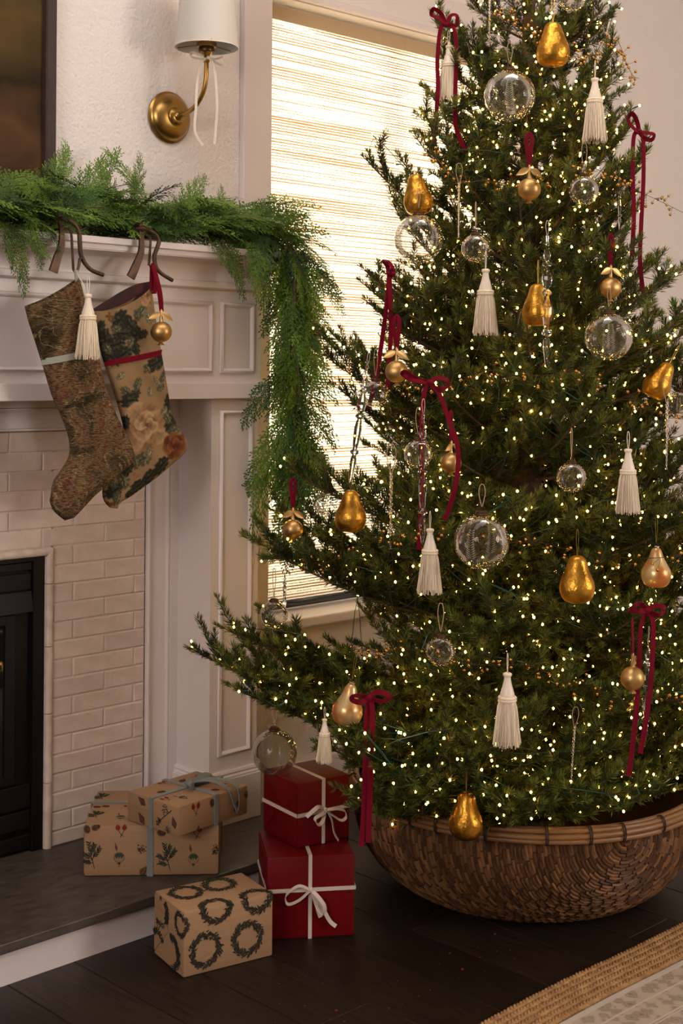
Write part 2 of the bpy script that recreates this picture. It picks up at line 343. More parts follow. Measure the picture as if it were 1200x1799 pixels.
class MB:
    """collects shapes; build() links them as one mesh object"""
    def __init__(self): self.V, self.F, self.M, self.n = [], [], [], 0
    def add(self, verts, faces, m=0):
        verts = vec(verts).reshape(-1, 3)
        self.V.append(verts)
        for f in faces: self.F.append([i + self.n for i in f])
        self.M += [m] * len(faces)
        self.n += len(verts)
        return self
    def grid(self, P, cu=False, cv=False, m=0, flip=False):
        P = vec(P); a, b = P.shape[:2]; fs = []
        for i in range(a if cu else a - 1):
            for j in range(b if cv else b - 1):
                f = [i * b + j, ((i + 1) % a) * b + j, ((i + 1) % a) * b + (j + 1) % b, i * b + (j + 1) % b]
                fs.append(f[::-1] if flip else f)
        return self.add(P.reshape(-1, 3), fs, m)
    def box(self, x0, x1, y0, y1, z0, z1, m=0, ch=0.0):
        if ch <= 0:
            v = [(x, y, z) for x in (x0, x1) for y in (y0, y1) for z in (z0, z1)]
            f = [(0, 1, 3, 2), (4, 6, 7, 5), (0, 4, 5, 1), (2, 3, 7, 6), (0, 2, 6, 4), (1, 5, 7, 3)]
            return self.add(v, f, m)
        bm = bmesh.new(); bmesh.ops.create_cube(bm, size=1)
        for q in bm.verts: q.co = (x0 + (q.co.x + .5) * (x1 - x0), y0 + (q.co.y + .5) * (y1 - y0), z0 + (q.co.z + .5) * (z1 - z0))
        bmesh.ops.bevel(bm, geom=bm.edges[:], offset=ch, segments=2, profile=0.5, affect='EDGES')
        bm.verts.index_update()
        self.add([tuple(q.co) for q in bm.verts], [[q.index for q in f.verts] for f in bm.faces], m); bm.free()
        return self
    def tube(self, pts, r, n=6, m=0, cap=True):
        P = vec(pts); k = len(P); rr = np.full(k, r) if np.isscalar(r) else vec(r)
        T = np.gradient(P, axis=0); T /= np.maximum(np.linalg.norm(T, axis=1), 1e-9)[:, None]
        u = np.cross(T[0], (0, 0, 1)); 
        if np.linalg.norm(u) < 1e-3: u = np.cross(T[0], (1, 0, 0))
        u = unit(u); G = np.zeros((k, n, 3)); an = np.arange(n) * 2 * PI / n
        for i in range(k):
            u = unit(u - T[i] * (u @ T[i])); w = np.cross(T[i], u)
            G[i] = P[i] + rr[i] * (np.cos(an)[:, None] * u + np.sin(an)[:, None] * w)
        o = self.n; self.grid(G, cv=True, m=m)
        if cap:
            self.F.append([o + j for j in range(n)]); self.F.append([o + (k - 1) * n + j for j in range(n)][::-1]); self.M += [m, m]
        return self
    def lathe(self, prof, c=(0, 0, 0), n=24, m=0, axis=None, xdir=None, fn=None):
        c = vec(c); ax = unit(axis) if axis is not None else vec((0, 0, 1))
        x = unit(xdir) if xdir is not None else (vec((1, 0, 0)) if abs(ax[0]) < .9 else vec((0, 1, 0)))
        x = unit(x - ax * (x @ ax)); y = np.cross(ax, x); an = np.arange(n) * 2 * PI / n
        G = np.zeros((len(prof), n, 3))
        for i, (r, z) in enumerate(prof):
            rad = np.full(n, max(r, 1e-5)) if fn is None else max(r, 1e-5) * np.array([fn(a, i / (len(prof) - 1)) for a in an])
            G[i] = c + ax * z + (rad * np.cos(an))[:, None] * x + (rad * np.sin(an))[:, None] * y
        return self.grid(G, cv=True, m=m)
    def ribbon(self, pts, wv, w, th=0.0007, m=0):
        P = vec(pts); k = len(P); W = np.broadcast_to(vec(wv), (k, 3)).copy()
        T = np.gradient(P, axis=0); T /= np.maximum(np.linalg.norm(T, axis=1), 1e-9)[:, None]
        ww = np.full(k, w) if np.isscalar(w) else vec(w)
        G = np.zeros((k, 4, 3))
        for i in range(k):
            b = unit(W[i] - T[i] * (W[i] @ T[i])); nn = np.cross(T[i], b)
            h = ww[i] / 2
            G[i] = [P[i] - b * h + nn * th, P[i] + b * h + nn * th, P[i] + b * h - nn * th, P[i] - b * h - nn * th]
        o = self.n; self.grid(G, cv=True, m=m)
        self.F.append([o, o + 1, o + 2, o + 3]); self.F.append([o + (k - 1) * 4 + j for j in (3, 2, 1, 0)]); self.M += [m, m]
        return self
    def ball(self, c, r, m=0, n=10, k=6, sc=(1, 1, 1)):
        c = vec(c); G = np.zeros((k + 1, n, 3))
        for i in range(k + 1):
            a = -PI / 2 + PI * i / k
            for j in range(n):
                b = 2 * PI * j / n
                G[i, j] = c + r * vec(sc) * vec((max(math.cos(a), 1e-3) * math.cos(b), max(math.cos(a), 1e-3) * math.sin(b), math.sin(a)))
        return self.grid(G, cv=True, m=m)
    def prism(self, outline, y0, y1, m=0):
        """outline in (x, z), extruded along y"""
        k = len(outline)
        v = [(x, y0, z) for x, z in outline] + [(x, y1, z) for x, z in outline]
        f = [list(range(k)), list(range(2 * k - 1, k - 1, -1))] + [[i, k + i, k + (i + 1) % k, (i + 1) % k] for i in range(k)]
        return self.add(v, f, m)
    def mesh(self, name, mats, smooth=False):
        V = np.concatenate(self.V) if self.V else np.zeros((0, 3))
        me = bpy.data.meshes.new(name)
        me.from_pydata(V.tolist(), [], self.F)
        for q in ([mats] if isinstance(mats, str) else mats): me.materials.append(MATS[q])
        me.polygons.foreach_set('material_index', np.array(self.M, np.int32))
        if smooth: me.polygons.foreach_set('use_smooth', np.ones(len(self.F), bool))
        me.update(); return me
    def build(self, name, mats, parent=None, smooth=False, local=False, angle=None):
        if parent is not None and not local:
            o_ = ORG.get(parent.name)
            if o_ is not None: self.V = [q - o_ for q in self.V]
        me = self.mesh(name, mats, smooth)
        if smooth and angle:
            try: me.set_sharp_from_angle(angle=math.radians(angle))
            except Exception: pass
        o = bpy.data.objects.new(name, me); COL.objects.link(o)
        if parent is not None:
            o.parent = parent
            if parent.name in ORG: ORG[o.name] = ORG[parent.name]
        return o
def tag(o, label=None, cat=None, group=None, kind=None):
    if label: o['label'] = label
    if cat: o['category'] = cat
    if group: o['group'] = group
    if kind: o['kind'] = kind
    return o
def thing(name, label, cat, loc=(0, 0, 0), rz=0.0, group=None, kind=None):
    o = bpy.data.objects.new(name, None); COL.objects.link(o)
    o.empty_display_size = 0.05
    o.location = loc; o.rotation_euler = (0, 0, rz)
    ORG[o.name] = vec(loc)
    return tag(o, label, cat, group, kind)
def inst(name, me, parent, mw=None):
    o = bpy.data.objects.new(name, me); COL.objects.link(o); o.parent = parent
    if mw is not None: o.matrix_local = mw
    return o
def copy_tree(o, parent=None):
    c = o.copy(); COL.objects.link(c); c.parent = parent
    for ch in o.children: copy_tree(ch, c)
    return c
def rect_loops(mb, x0, x1, z0, z1, y, prof, m=0, fill=False):
    """mitred picture-frame moulding on a face at y that looks towards -y; prof = (inset, height)"""
    G = [[(x0 + d, y - h, z0 + d), (x1 - d, y - h, z0 + d), (x1 - d, y - h, z1 - d), (x0 + d, y - h, z1 - d)] for d, h in prof]
    mb.grid(np.array(G), cv=True, m=m, flip=True)
    if fill:
        d, h = prof[-1]; mb.add([(x0 + d, y - h, z0 + d), (x1 - d, y - h, z0 + d), (x1 - d, y - h, z1 - d), (x0 + d, y - h, z1 - d)], [(0, 1, 2, 3)], m)

# ------------------------------------------------------------------ room shell
WY = 2.77
fl = MB().box(-2.4, 4.7, -3.0, 2.93, -0.06, -0.012).build('floor', 'floor_gap'); tag(fl, 'dark stained wide plank wood floor', None, None, 'structure')
def plank_mesh(w, l):
    b = MB(); c = 0.0012
    G = [[(-w / 2, -l / 2, -0.012), (w / 2, -l / 2, -0.012), (w / 2, l / 2, -0.012), (-w / 2, l / 2, -0.012)],
         [(-w / 2, -l / 2, -c), (w / 2, -l / 2, -c), (w / 2, l / 2, -c), (-w / 2, l / 2, -c)],
         [(-w / 2 + c, -l / 2 + c, 0), (w / 2 - c, -l / 2 + c, 0), (w / 2 - c, l / 2 - c, 0), (-w / 2 + c, l / 2 - c, 0)]]
    b.grid(np.array(G), cv=True); b.F.append([8, 9, 10, 11]); b.M.append(0)
    return b.mesh('plank', 'wood_floor')
PW = 0.1526
ncol = 0
for i in range(-26, 21):
    xc = 1.566 + PW * (i + 0.5)
    if not (-2.4 < xc < 4.7): continue
    cuts = [-3.0]; y = -3.0 + random.uniform(0.3, 1.6)
    if i == 1: cuts, y = [-3.0, -1.2], 0.35
    while y < 2.9 - 0.4:
        cuts.append(y); y += random.uniform(1.1, 1.9)
    if i == 1: cuts = [-3.0, -1.2, 0.35, 1.824]
    cuts.append(2.9)
    for a, c in zip(cuts[:-1], cuts[1:]):
        o = inst('plank', plank_mesh(PW - 0.0014, c - a - 0.0014), fl)
        o.location = (xc, (a + c) / 2, 0)
wb = MB()
WX0, WX1, WZ0, WZ1 = 2.425, 3.535, 0.503, 2.20
wb.box(-2.4, WX0, WY, 2.93, 0, 2.75).box(WX1, 4.7, WY, 2.93, 0, 2.75).box(WX0, WX1, WY, 2.93, WZ1, 2.75).box(WX0, WX1, WY, 2.93, 0, WZ0)
tag(wb.build('wall_back', 'wall_paint'), 'off white textured plaster wall with the window', None, None, 'structure')
tag(MB().box(-2.5, -2.4, -3.0, 2.93, 0, 2.75).build('wall_left', 'wall_paint'), 'off white side wall outside the picture', None, None, 'structure')
tag(MB().box(4.7, 4.8, -3.0, 2.93, 0, 2.75).build('wall_right', 'wall_paint'), 'off white wall at the right end of the room', None, None, 'structure')
tag(MB().box(-2.5, 4.8, -3.1, -3.0, 0, 2.75).build('wall_front', 'wall_paint'), 'off white wall behind the viewer', None, None, 'structure')
tag(MB().box(-2.5, 4.8, -3.1, 2.93, 2.75, 2.85).build('ceiling', 'ceiling_paint'), 'white ceiling above the room', None, None, 'structure')
# window: casing boards, jamb lining, sill, frame and pane
t = MB()
t.box(2.328, WX0, 2.75, WY, 0, 2.32, ch=0.003)
tag(t.build('trim_1', 'trim_paint'), 'white painted casing board left of the window', None, None, 'structure')
tag(MB().box(WX1, 3.632, 2.75, WY, 0, 2.32, ch=0.003).build('trim_2', 'trim_paint'), 'white painted casing board right of the window', None, None, 'structure')
t = MB(); t.box(WX0, WX1, 2.75, WY, WZ1 + 0.012, 2.32, ch=0.003)
t.tube([(WX0, 2.755, WZ1 + 0.012), (WX1, 2.755, WZ1 + 0.012)], 0.012, 10)
tag(t.build('trim_3', 'trim_paint'), 'white painted head casing above the window', None, None, 'structure')
tag(MB().box(WX0 - 0.02, WX1 + 0.02, 2.715, 2.87, 0.503, 0.531, ch=0.005).build('trim_4', 'trim_paint'), 'white painted window sill below the blind', None, None, 'structure')
tag(MB().box(2.345, 2.425, 2.752, WY, 0, 0.13, ch=0.004).box(2.425, 4.7, 2.752, WY, 0, 0.13, ch=0.004).build('baseboard_back', 'trim_paint'), 'white baseboard along the window wall', None, None, 'structure')
w1 = thing('window_1', 'white framed window behind the woven blind', None, (2.98, 2.9, 0.53), kind='structure')
f = MB()
f.box(WX0, WX0 + 0.05, 2.88, 2.92, 0.531, WZ1).box(WX1 - 0.05, WX1, 2.88, 2.92, 0.531, WZ1)
f.box(WX0, WX1, 2.88, 2.92, 0.531, 0.58).box(WX0, WX1, 2.88, 2.92, WZ1 - 0.05, WZ1).box(2.965, 2.995, 2.885, 2.915, 0.58, WZ1 - 0.05)
f.build('window_frame', 'window_white', w1)
MB().box(WX0 + 0.05, 2.965, 2.898, 2.902, 0.58, WZ1 - 0.05).build('pane', 'window_glass', w1)
MB().box(2.995, WX1 - 0.05, 2.898, 2.902, 0.58, WZ1 - 0.05).build('pane', 'window_glass', w1)
# woven blind
bl = thing('woven_blind', 'woven grass window blind glowing with daylight, pulled down', 'blind', (2.98, 2.83, 0.547))
MB().box(WX0 + 0.003, WX1 - 0.003, 2.829, 2.8305, 0.555, 2.158).build('fabric', 'woven_grass', bl)
MB().box(WX0 + 0.003, WX1 - 0.003, 2.827, 2.832, 2.158, 2.196).build('header_band', 'blind_tape', bl)
MB().tube([(WX0 + 0.004, 2.83, 0.549), (WX1 - 0.004, 2.83, 0.549)], 0.011, 14).build('hem_bar', 'hem_bar', bl, smooth=True)

# ------------------------------------------------------------------ hearth
HZt = 0.088
h = thing('hearth', 'raised hearth with dark stone slab and white painted riser', 'hearth', (1.2, 2.45, 0))
MB().box(0.13, 2.33, 2.345, WY, HZt - 0.020, HZt, ch=0.002).build('stone_slab', 'hearth_stone', h)
MB().box(0.145, 2.315, 2.36, WY, 0, HZt - 0.020).build('riser', 'trim_paint', h)

# ------------------------------------------------------------------ brick fireplace
BY, BX0, BX1, BZ1 = 2.745, 0.442, 2.018, 1.054
OX0, OX1, OZ1 = 0.704, 1.756, 0.784
fp = thing('brick_fireplace', 'pale limestone brick fireplace face around the black firebox', 'fireplace', (1.23, BY, HZt))
g = MB()
g.box(BX0, OX0 + 0.004, BY + 0.0024, WY - .001, HZt, BZ1).box(OX1 - 0.004, BX1, BY + 0.0024, WY - .001, HZt, BZ1).box(OX0, OX1, BY + 0.0024, WY - .001, OZ1 - 0.004, BZ1)
g.build('mortar', 'grout', fp)
def brick_mesh(w, hh, seed):
    r = random.Random(seed); b = MB(); c = 0.0022
    def ring(ins, y):
        pts = []
        for (sx, sz) in ((-1, -1), (0, -1), (1, -1), (1, 1), (0, 1), (-1, 1)):
            pts.append((sx * (w / 2 - ins) + (r.uniform(-.0009, .0009) if sx else 0), y, sz * (hh / 2 - ins) + r.uniform(-.0007, .0007)))
        return pts
    b.grid(np.array([ring(0, 0.020), ring(0, 0.0024), ring(c * 0.5, 0.0007), ring(c * 1.3, 0)]), cv=True, flip=True)
    b.F.append([18, 19, 20, 21, 22, 23]); b.M.append(0)
    return b.mesh('brick', 'brick_limestone')
bcache = {}
CH = 0.0441
k0 = -16; nb = 0
for k in range(k0, 7):
    za, zb = OZ1 + k * CH, OZ1 + (k + 1) * CH
    za, zb = max(za, HZt), min(zb, BZ1)
    if k == 5: zb = BZ1
    if zb - za < 0.012 or k > 5: continue
    js = sorted([(1.986 if k % 2 else 1.900) - 0.1742 * i for i in range(-1, 12)])
    for a, c in zip(js[:-1], js[1:]):
        spans = [(max(a, BX0), min(c, BX1))]
        if zb <= OZ1 + 0.005:
            spans = [(max(a, BX0), min(c, OX0)), (max(a, OX1), min(c, BX1))]
        for p, q in spans:
            if q - p < 0.012: continue
            w, hh = q - p - 0.0026, zb - za - 0.0026
            key = (round(w, 4), round(hh, 4), random.randrange(4))
            if key not in bcache: bcache[key] = brick_mesh(w, hh, hash(key) & 0xffff)
            o = inst('brick', bcache[key], fp)
            o.location = ((p + q) / 2 - 1.23, random.uniform(-0.0009, 0.0009), (za + zb) / 2 - HZt)
            nb += 1
def bull(p0, p1, inward):
    """half round edge tile between two points; inward points into the opening"""
    p0, p1, iw = vec(p0), vec(p1), unit(inward); G = []
    for p in (p0, p1):
        row = []
        for j in range(7):
            a = PI * j / 6
            row.append(p + iw * (0.0095 - 0.0095 * math.cos(a)) + vec((0, -1, 0)) * (0.0075 * math.sin(a)))
        row += [p + iw * 0.019 + vec((0, 0.022, 0)), p + vec((0, 0.02, 0))]
        G.append(row)
    b = MB().grid(np.array(G), cv=True)
    o = b.n - 18; b.F.append([i for i in range(9)]); b.F.append([17 - i for i in range(9)]); b.M += [0, 0]
    return b
zs = [HZt, 0.24, 0.40, 0.555, 0.70, OZ1 - 0.003]
for a, c in zip(zs[:-1], zs[1:]):
    for x, iw in ((OX1, (-1, 0, 0)), (OX0, (1, 0, 0))):
        bull((x, BY, a + 0.0008), (x, BY, c - 0.0008), iw).build('edge_tile', 'bullnose_stone', fp, smooth=True, angle=50)
xs = np.linspace(OX0 + 0.003, OX1 - 0.003, 8)
for a, c in zip(xs[:-1], xs[1:]):
    bull((a + 0.0008, BY, OZ1), (c - 0.0008, BY, OZ1), (0, 0, -1)).build('edge_tile', 'bullnose_stone', fp, smooth=True, angle=50)

# black firebox insert
IX0, IX1, IZ1 = 0.723, 1.737, 0.765
fi = thing('fireplace_insert', 'black metal gas fireplace insert with dark glass front', 'firebox', (1.23, 2.76, HZt))
b = MB()
b.box(IX0, IX1, 2.766, WY, HZt, IZ1)
b.build('back_plate', 'black_metal', fi)
b = MB()
for s in (0, 1):
    xa = IX1 - 0.030 if s else IX0
    b.box(xa, xa + 0.030, 2.750, 2.768, HZt, IZ1, ch=0.0015)
b.box(IX0 + 0.03, IX1 - 0.03, 2.750, 2.768, IZ1 - 0.010, IZ1)
b.build('surround_frame', 'black_metal', fi)
for za, zb, y in ((0.735, 0.752, 2.756), (0.690, 0.727, 2.758)):
    MB().box(IX0 + 0.031, IX1 - 0.031, y, 2.768, za, zb, ch=0.0012).build('louver', 'black_metal_sheen', fi)
MB().add([(IX0 + .031, 2.757, .686), (IX1 - .031, 2.757, .686), (IX1 - .031, 2.748, .640), (IX0 + .031, 2.748, .640), (IX0 + .031, 2.764, .686), (IX1 - .031, 2.764, .686), (IX1 - .031, 2.762, .640), (IX0 + .031, 2.762, .640)],
         [(0, 1, 2, 3), (7, 6, 5, 4), (0, 4, 5, 1), (3, 2, 6, 7), (0, 3, 7, 4), (1, 5, 6, 2)]).build('hood', 'black_metal_sheen', fi)
gd = MB()
gd.box(IX1 - 0.098, IX1 - 0.072, 2.757, 2.766, 0.25, 0.635, ch=0.001).box(IX0 + 0.072, IX0 + 0.098, 2.757, 2.766, 0.25, 0.635, ch=0.001)
gd.box(IX0 + 0.098, IX1 - 0.098, 2.757, 2.766, 0.615, 0.635).box(IX0 + 0.098, IX1 - 0.098, 2.757, 2.766, 0.25, 0.27)
door = gd.build('glass_door', 'black_metal_sheen', fi)
MB().box(IX0 + 0.098, IX1 - 0.098, 2.762, 2.7655, 0.27, 0.615).build('pane', 'pane_black', door)
for za, zb in ((0.19, 0.244), (0.142, 0.184), (0.095, 0.128)):
    MB().box(IX0 + 0.031, IX1 - 0.031, 2.756, 2.768, za, zb, ch=0.002).build('lower_panel', 'black_metal_sheen', fi)

# ------------------------------------------------------------------ mantel
ma = thing('fireplace_mantel', 'white painted wooden mantelpiece with panelled frieze and pilasters', 'mantel', (1.23, 2.60, HZt))
MX0, MX1, MY = 0.20, 2.26, 2.60
def sweep_u(prof, m=0):
    """profile (projection, z) carried around front and both ends"""
    G = [[(MX0 - p, WY, z), (MX0 - p, MY - p, z), (MX1 + p, MY - p, z), (MX1 + p, WY, z)] for p, z in prof]
    return MB().grid(np.array(G), flip=True)
fr = MB().box(MX0, MX1, MY, WY, 1.150, 1.46)
frieze = fr.build('frieze', 'trim_paint', ma)
pm = [(0, 0), (0.0025, 0.0055), (0.0065, 0.0075), (0.0095, 0.0055), (0.012, 0.001), (0.0125, 0.0), (0.013, -0.0)]
for x0, x1 in ((0.355, 2.105), (2.128, 2.237), (0.223, 0.332)):
    b = MB(); rect_loops(b, x0, x1, 1.188, 1.362, MY - 0.0002, [(d, hh + 0.0005) for d, hh in pm]); b.build('panel_moulding', 'trim_paint', frieze, smooth=True, angle=40)
shelf = MB().box(MX0 - 0.08, MX1 + 0.08, MY - 0.08, WY, 1.4715, 1.4865, ch=0.0018).build('shelf', 'trim_paint', ma)
cr_ = [(0.0, 1.390), (0.010, 1.390), (0.0175, 1.394), (0.0185, 1.401), (0.0175, 1.408), (0.0125, 1.4095), (0.0125, 1.414)]
for i in range(9):
    a = (PI / 2) * i / 8
    cr_.append((0.0125 + 0.051 * (1 - math.cos(a)), 1.414 + 0.043 * math.sin(a)))
cr_ += [(0.066, 1.4575), (0.066, 1.460), (0.070, 1.460), (0.070, 1.4715)]
sweep_u(cr_).build('crown_moulding', 'trim_paint', ma, smooth=True, angle=35)
MB().box(MX0 - 0.018, MX1 + 0.014, MY - 0.022, WY, 1.127, 1.165, ch=0.0015).build('frieze_ledge', 'trim_paint', ma)
for xa, xb in ((2.105, 2.256), (0.204, 0.355)):
    pil = MB().box(xa, xb, MY, WY, HZt, 1.128).build('pilaster', 'trim_paint', ma)
    b = MB(); rect_loops(b, xa + 0.0245, xb - 0.0215, 0.254, 1.099, MY - 0.0002, [(d, hh + 0.0005) for d, hh in pm]); b.build('panel_moulding', 'trim_paint', pil, smooth=True, angle=40)
    MB().box(xa - 0.012 if xa > 1 else xa - 0.006, xb + 0.006 if xa > 1 else xb + 0.012, MY - 0.012, WY, HZt, 0.199, ch=0.0015).build('plinth', 'trim_paint', pil)
    G = [[(xa - p, WY, z), (xa - p, MY - p, z), (xb + p, MY - p, z), (xb + p, WY, z)] for p, z in ((0.010, 0.199), (0.010, 0.203), (0.006, 0.207), (0.0075, 0.211), (0.005, 0.217), (0, 0.2175))]
    MB().grid(np.array(G), flip=True).build('base_moulding', 'trim_paint', pil, smooth=True, angle=35)
# fluted trim between brick and surround
pf = [(0.0, 0.0), (0.0, 0.010), (0.002, 0.0125), (0.006, 0.0125), (0.008, 0.010), (0.008, 0.006), (0.012, 0.005), (0.022, 0.0035), (0.036, 0.004), (0.048, 0.008), (0.054, 0.012), (0.058, 0.0155), (0.062, 0.0155), (0.063, 0.012), (0.064, 0.018), (0.087, 0.018)]
G = [[(BX0 - d, BY - hh, HZt), (BX0 - d, BY - hh, BZ1 + d * 0.84), (BX1 + d, BY - hh, BZ1 + d * 0.84), (BX1 + d, BY - hh, HZt)] for d, hh in pf]
MB().grid(np.array(G), flip=False).build('inner_trim', 'trim_paint', ma, smooth=True, angle=35)

# ------------------------------------------------------------------ painting above the mantel
pt = thing('framed_painting', 'dark framed brown landscape painting leaning above the mantel', 'painting', (1.23, 2.75, 1.487))
G = [[(0.707 + d, 2.768 - hh, 1.487 + d), (1.753 - d, 2.768 - hh, 1.487 + d), (1.753 - d, 2.768 - hh, 2.45 - d), (0.707 + d, 2.768 - hh, 2.45 - d)] for d, hh in ((0, 0), (0, 0.026), (0.003, 0.028), (0.024, 0.028), (0.027, 0.024), (0.029, 0.012))]
MB().grid(np.array(G), cv=True, flip=True).build('frame', 'dark_wood_frame', pt)
MB().box(0.734, 1.726, 2.757, 2.766, 1.514, 2.423).build('canvas', 'landscape_paint', pt)

# ------------------------------------------------------------------ wall sconce
sc = thing('wall_sconce', 'brass wall sconce with curved arm and white tapered shade', 'lamp', (2.097, WY, 1.826))
MB().lathe([(0.0, 0.0), (0.062, 0.0), (0.0645, 0.003), (0.0645, 0.006), (0.061, 0.0085), (0.0585, 0.010), (0.057, 0.014), (0.052, 0.021), (0.043, 0.027), (0.030, 0.031), (0.0245, 0.032)], (2.097, WY, 1.826), 48, axis=(0, -1, 0)).build('backplate', 'brass', sc, smooth=True, angle=50)
MB().lathe([(0.0245, 0.031), (0.0245, 0.035), (0.022, 0.039), (0.012, 0.041), (0.010, 0.046), (0.006, 0.048)], (2.097, WY, 1.826), 32, axis=(0, -1, 0)).build('rosette', 'brass', sc, smooth=True, angle=50)
arm = smooth_path([(2.097, 2.728, 1.826), (2.097, 2.70, 1.828), (2.097, 2.660, 1.842), (2.097, 2.632, 1.870), (2.097, 2.621, 1.905), (2.097, 2.620, 1.945)], 8)
MB().tube(arm, 0.0058, 12).build('arm', 'brass', sc, smooth=True)
so = MB().lathe([(0.006, 1.940), (0.0085, 1.944), (0.0085, 1.948), (0.006, 1.951), (0.010, 1.957), (0.012, 1.962), (0.015, 1.966)], (2.097, 2.62, 0), 24).build('socket', 'brass', sc, smooth=True, angle=40)
MB().lathe([(0.0, 1.966), (0.0185, 1.966), (0.0195, 1.968), (0.0195, 1.972), (0.0185, 1.978), (0.0, 1.978)], (2.097, 2.62, 0), 24).build('collar_ring', 'brass_dark', so, smooth=True, angle=40)
MB().lathe([(0.0, 1.978), (0.0245, 1.978), (0.0245, 1.989), (0.0, 1.989)], (2.097, 2.62, 0), 24).build('shade_ring', 'brass', so, smooth=True, angle=40)
shd = MB().lathe([(0.0770, 1.977), (0.0767, 1.977), (0.0605, 2.165), (0.0598, 2.165)], (2.097, 2.62, 0), 64).build('lamp_shade', 'shade_linen', sc, smooth=True, angle=40)
MB().lathe([(0.0757, 1.9775), (0.0590, 2.164)], (2.097, 2.62, 0), 64).build('shade_lining', 'shade_inner', shd, smooth=True)
MB().lathe([(0.0773, 1.9765), (0.0773, 1.9795), (0.0765, 1.9795), (0.0765, 1.9765), (0.0773, 1.9765)], (2.097, 2.62, 0), 64).build('shade_rim', 'cream_silk', shd)
b = MB()
for k in range(3):
    a = k * 2 * PI / 3
    b.tube([(2.097 + .02 * math.cos(a), 2.62 + .02 * math.sin(a), 1.985), (2.097 + .0765 * math.cos(a), 2.62 + .0765 * math.sin(a), 1.981)], 0.0012, 5)
b.build('shade_spider', 'brass', so)

# ------------------------------------------------------------------ ribbons and bows
RZV = -YAW                      # local x to the right of the view, local y away from it
def stroke(mb, pts, w, phi=0.7, n=6, m=0, th=0.0006):
    P = smooth_path(pts, n); T = np.gradient(P, axis=0)
    T /= np.maximum(np.linalg.norm(T, axis=1), 1e-9)[:, None]
    ph = np.linspace(*phi, len(P)) if isinstance(phi, tuple) else np.full(len(P), phi)
    W = np.cross(T, (0, 1, 0)) * np.cos(ph)[:, None] + vec((0, 1, 0)) * np.sin(ph)[:, None]
    return mb.ribbon(P, W, w, th, m)
def bow(root, loops, tails, w, matn, knot=0.006, phi=0.75):
    """loops and tails are (x, z) lines in metres from the knot"""
    for lp in loops:
        pts = [(0, 0, 0)] + [(x, -0.004 - 0.006 * math.sin(PI * (i + 1) / (len(lp) + 1)) * (1 if i % 2 else -1), z) for i, (x, z) in enumerate(lp)] + [(0, 0, 0)]
        b = MB(); stroke(b, pts, w, phi, 8); b.build('loop', matn, root, smooth=True, local=True, angle=60)
    for tl in tails:
        pts = [(0, 0, 0)] + [(x, -0.005 + 0.003 * math.sin(i * 1.7), z) for i, (x, z) in enumerate(tl)]
        b = MB(); stroke(b, pts, w, (0.5, 0.15), 8); b.build('tail', matn, root, smooth=True, local=True, angle=60)
    MB().ball((0, -0.003, 0), knot, 0, 10, 6, (1.1, 0.8, 0.9)).build('knot', matn, root, smooth=True, local=True)
def pxs(l, s): return [(x * s, -z * s) for x, z in l]
s_ = 0.00138
t = thing('ribbon_bow', 'sheer cream ribbon bow tied on the sconce arm', 'ribbon', (2.097, 2.612, 1.951), RZV)
bow(t, [pxs([(-12, -4), (-28, -8), (-29, -2), (-14, 3)], s_), pxs([(12, 2), (27, 0), (30, 10), (22, 13), (10, 6)], s_)],
    [pxs([(-12, 8), (-19, 40), (-21, 90), (-22, 130), (-8, 154)], s_), pxs([(8, 10), (13, 40), (16, 90), (12, 152)], s_)], 0.0062, 'sheer_ribbon', 0.005)

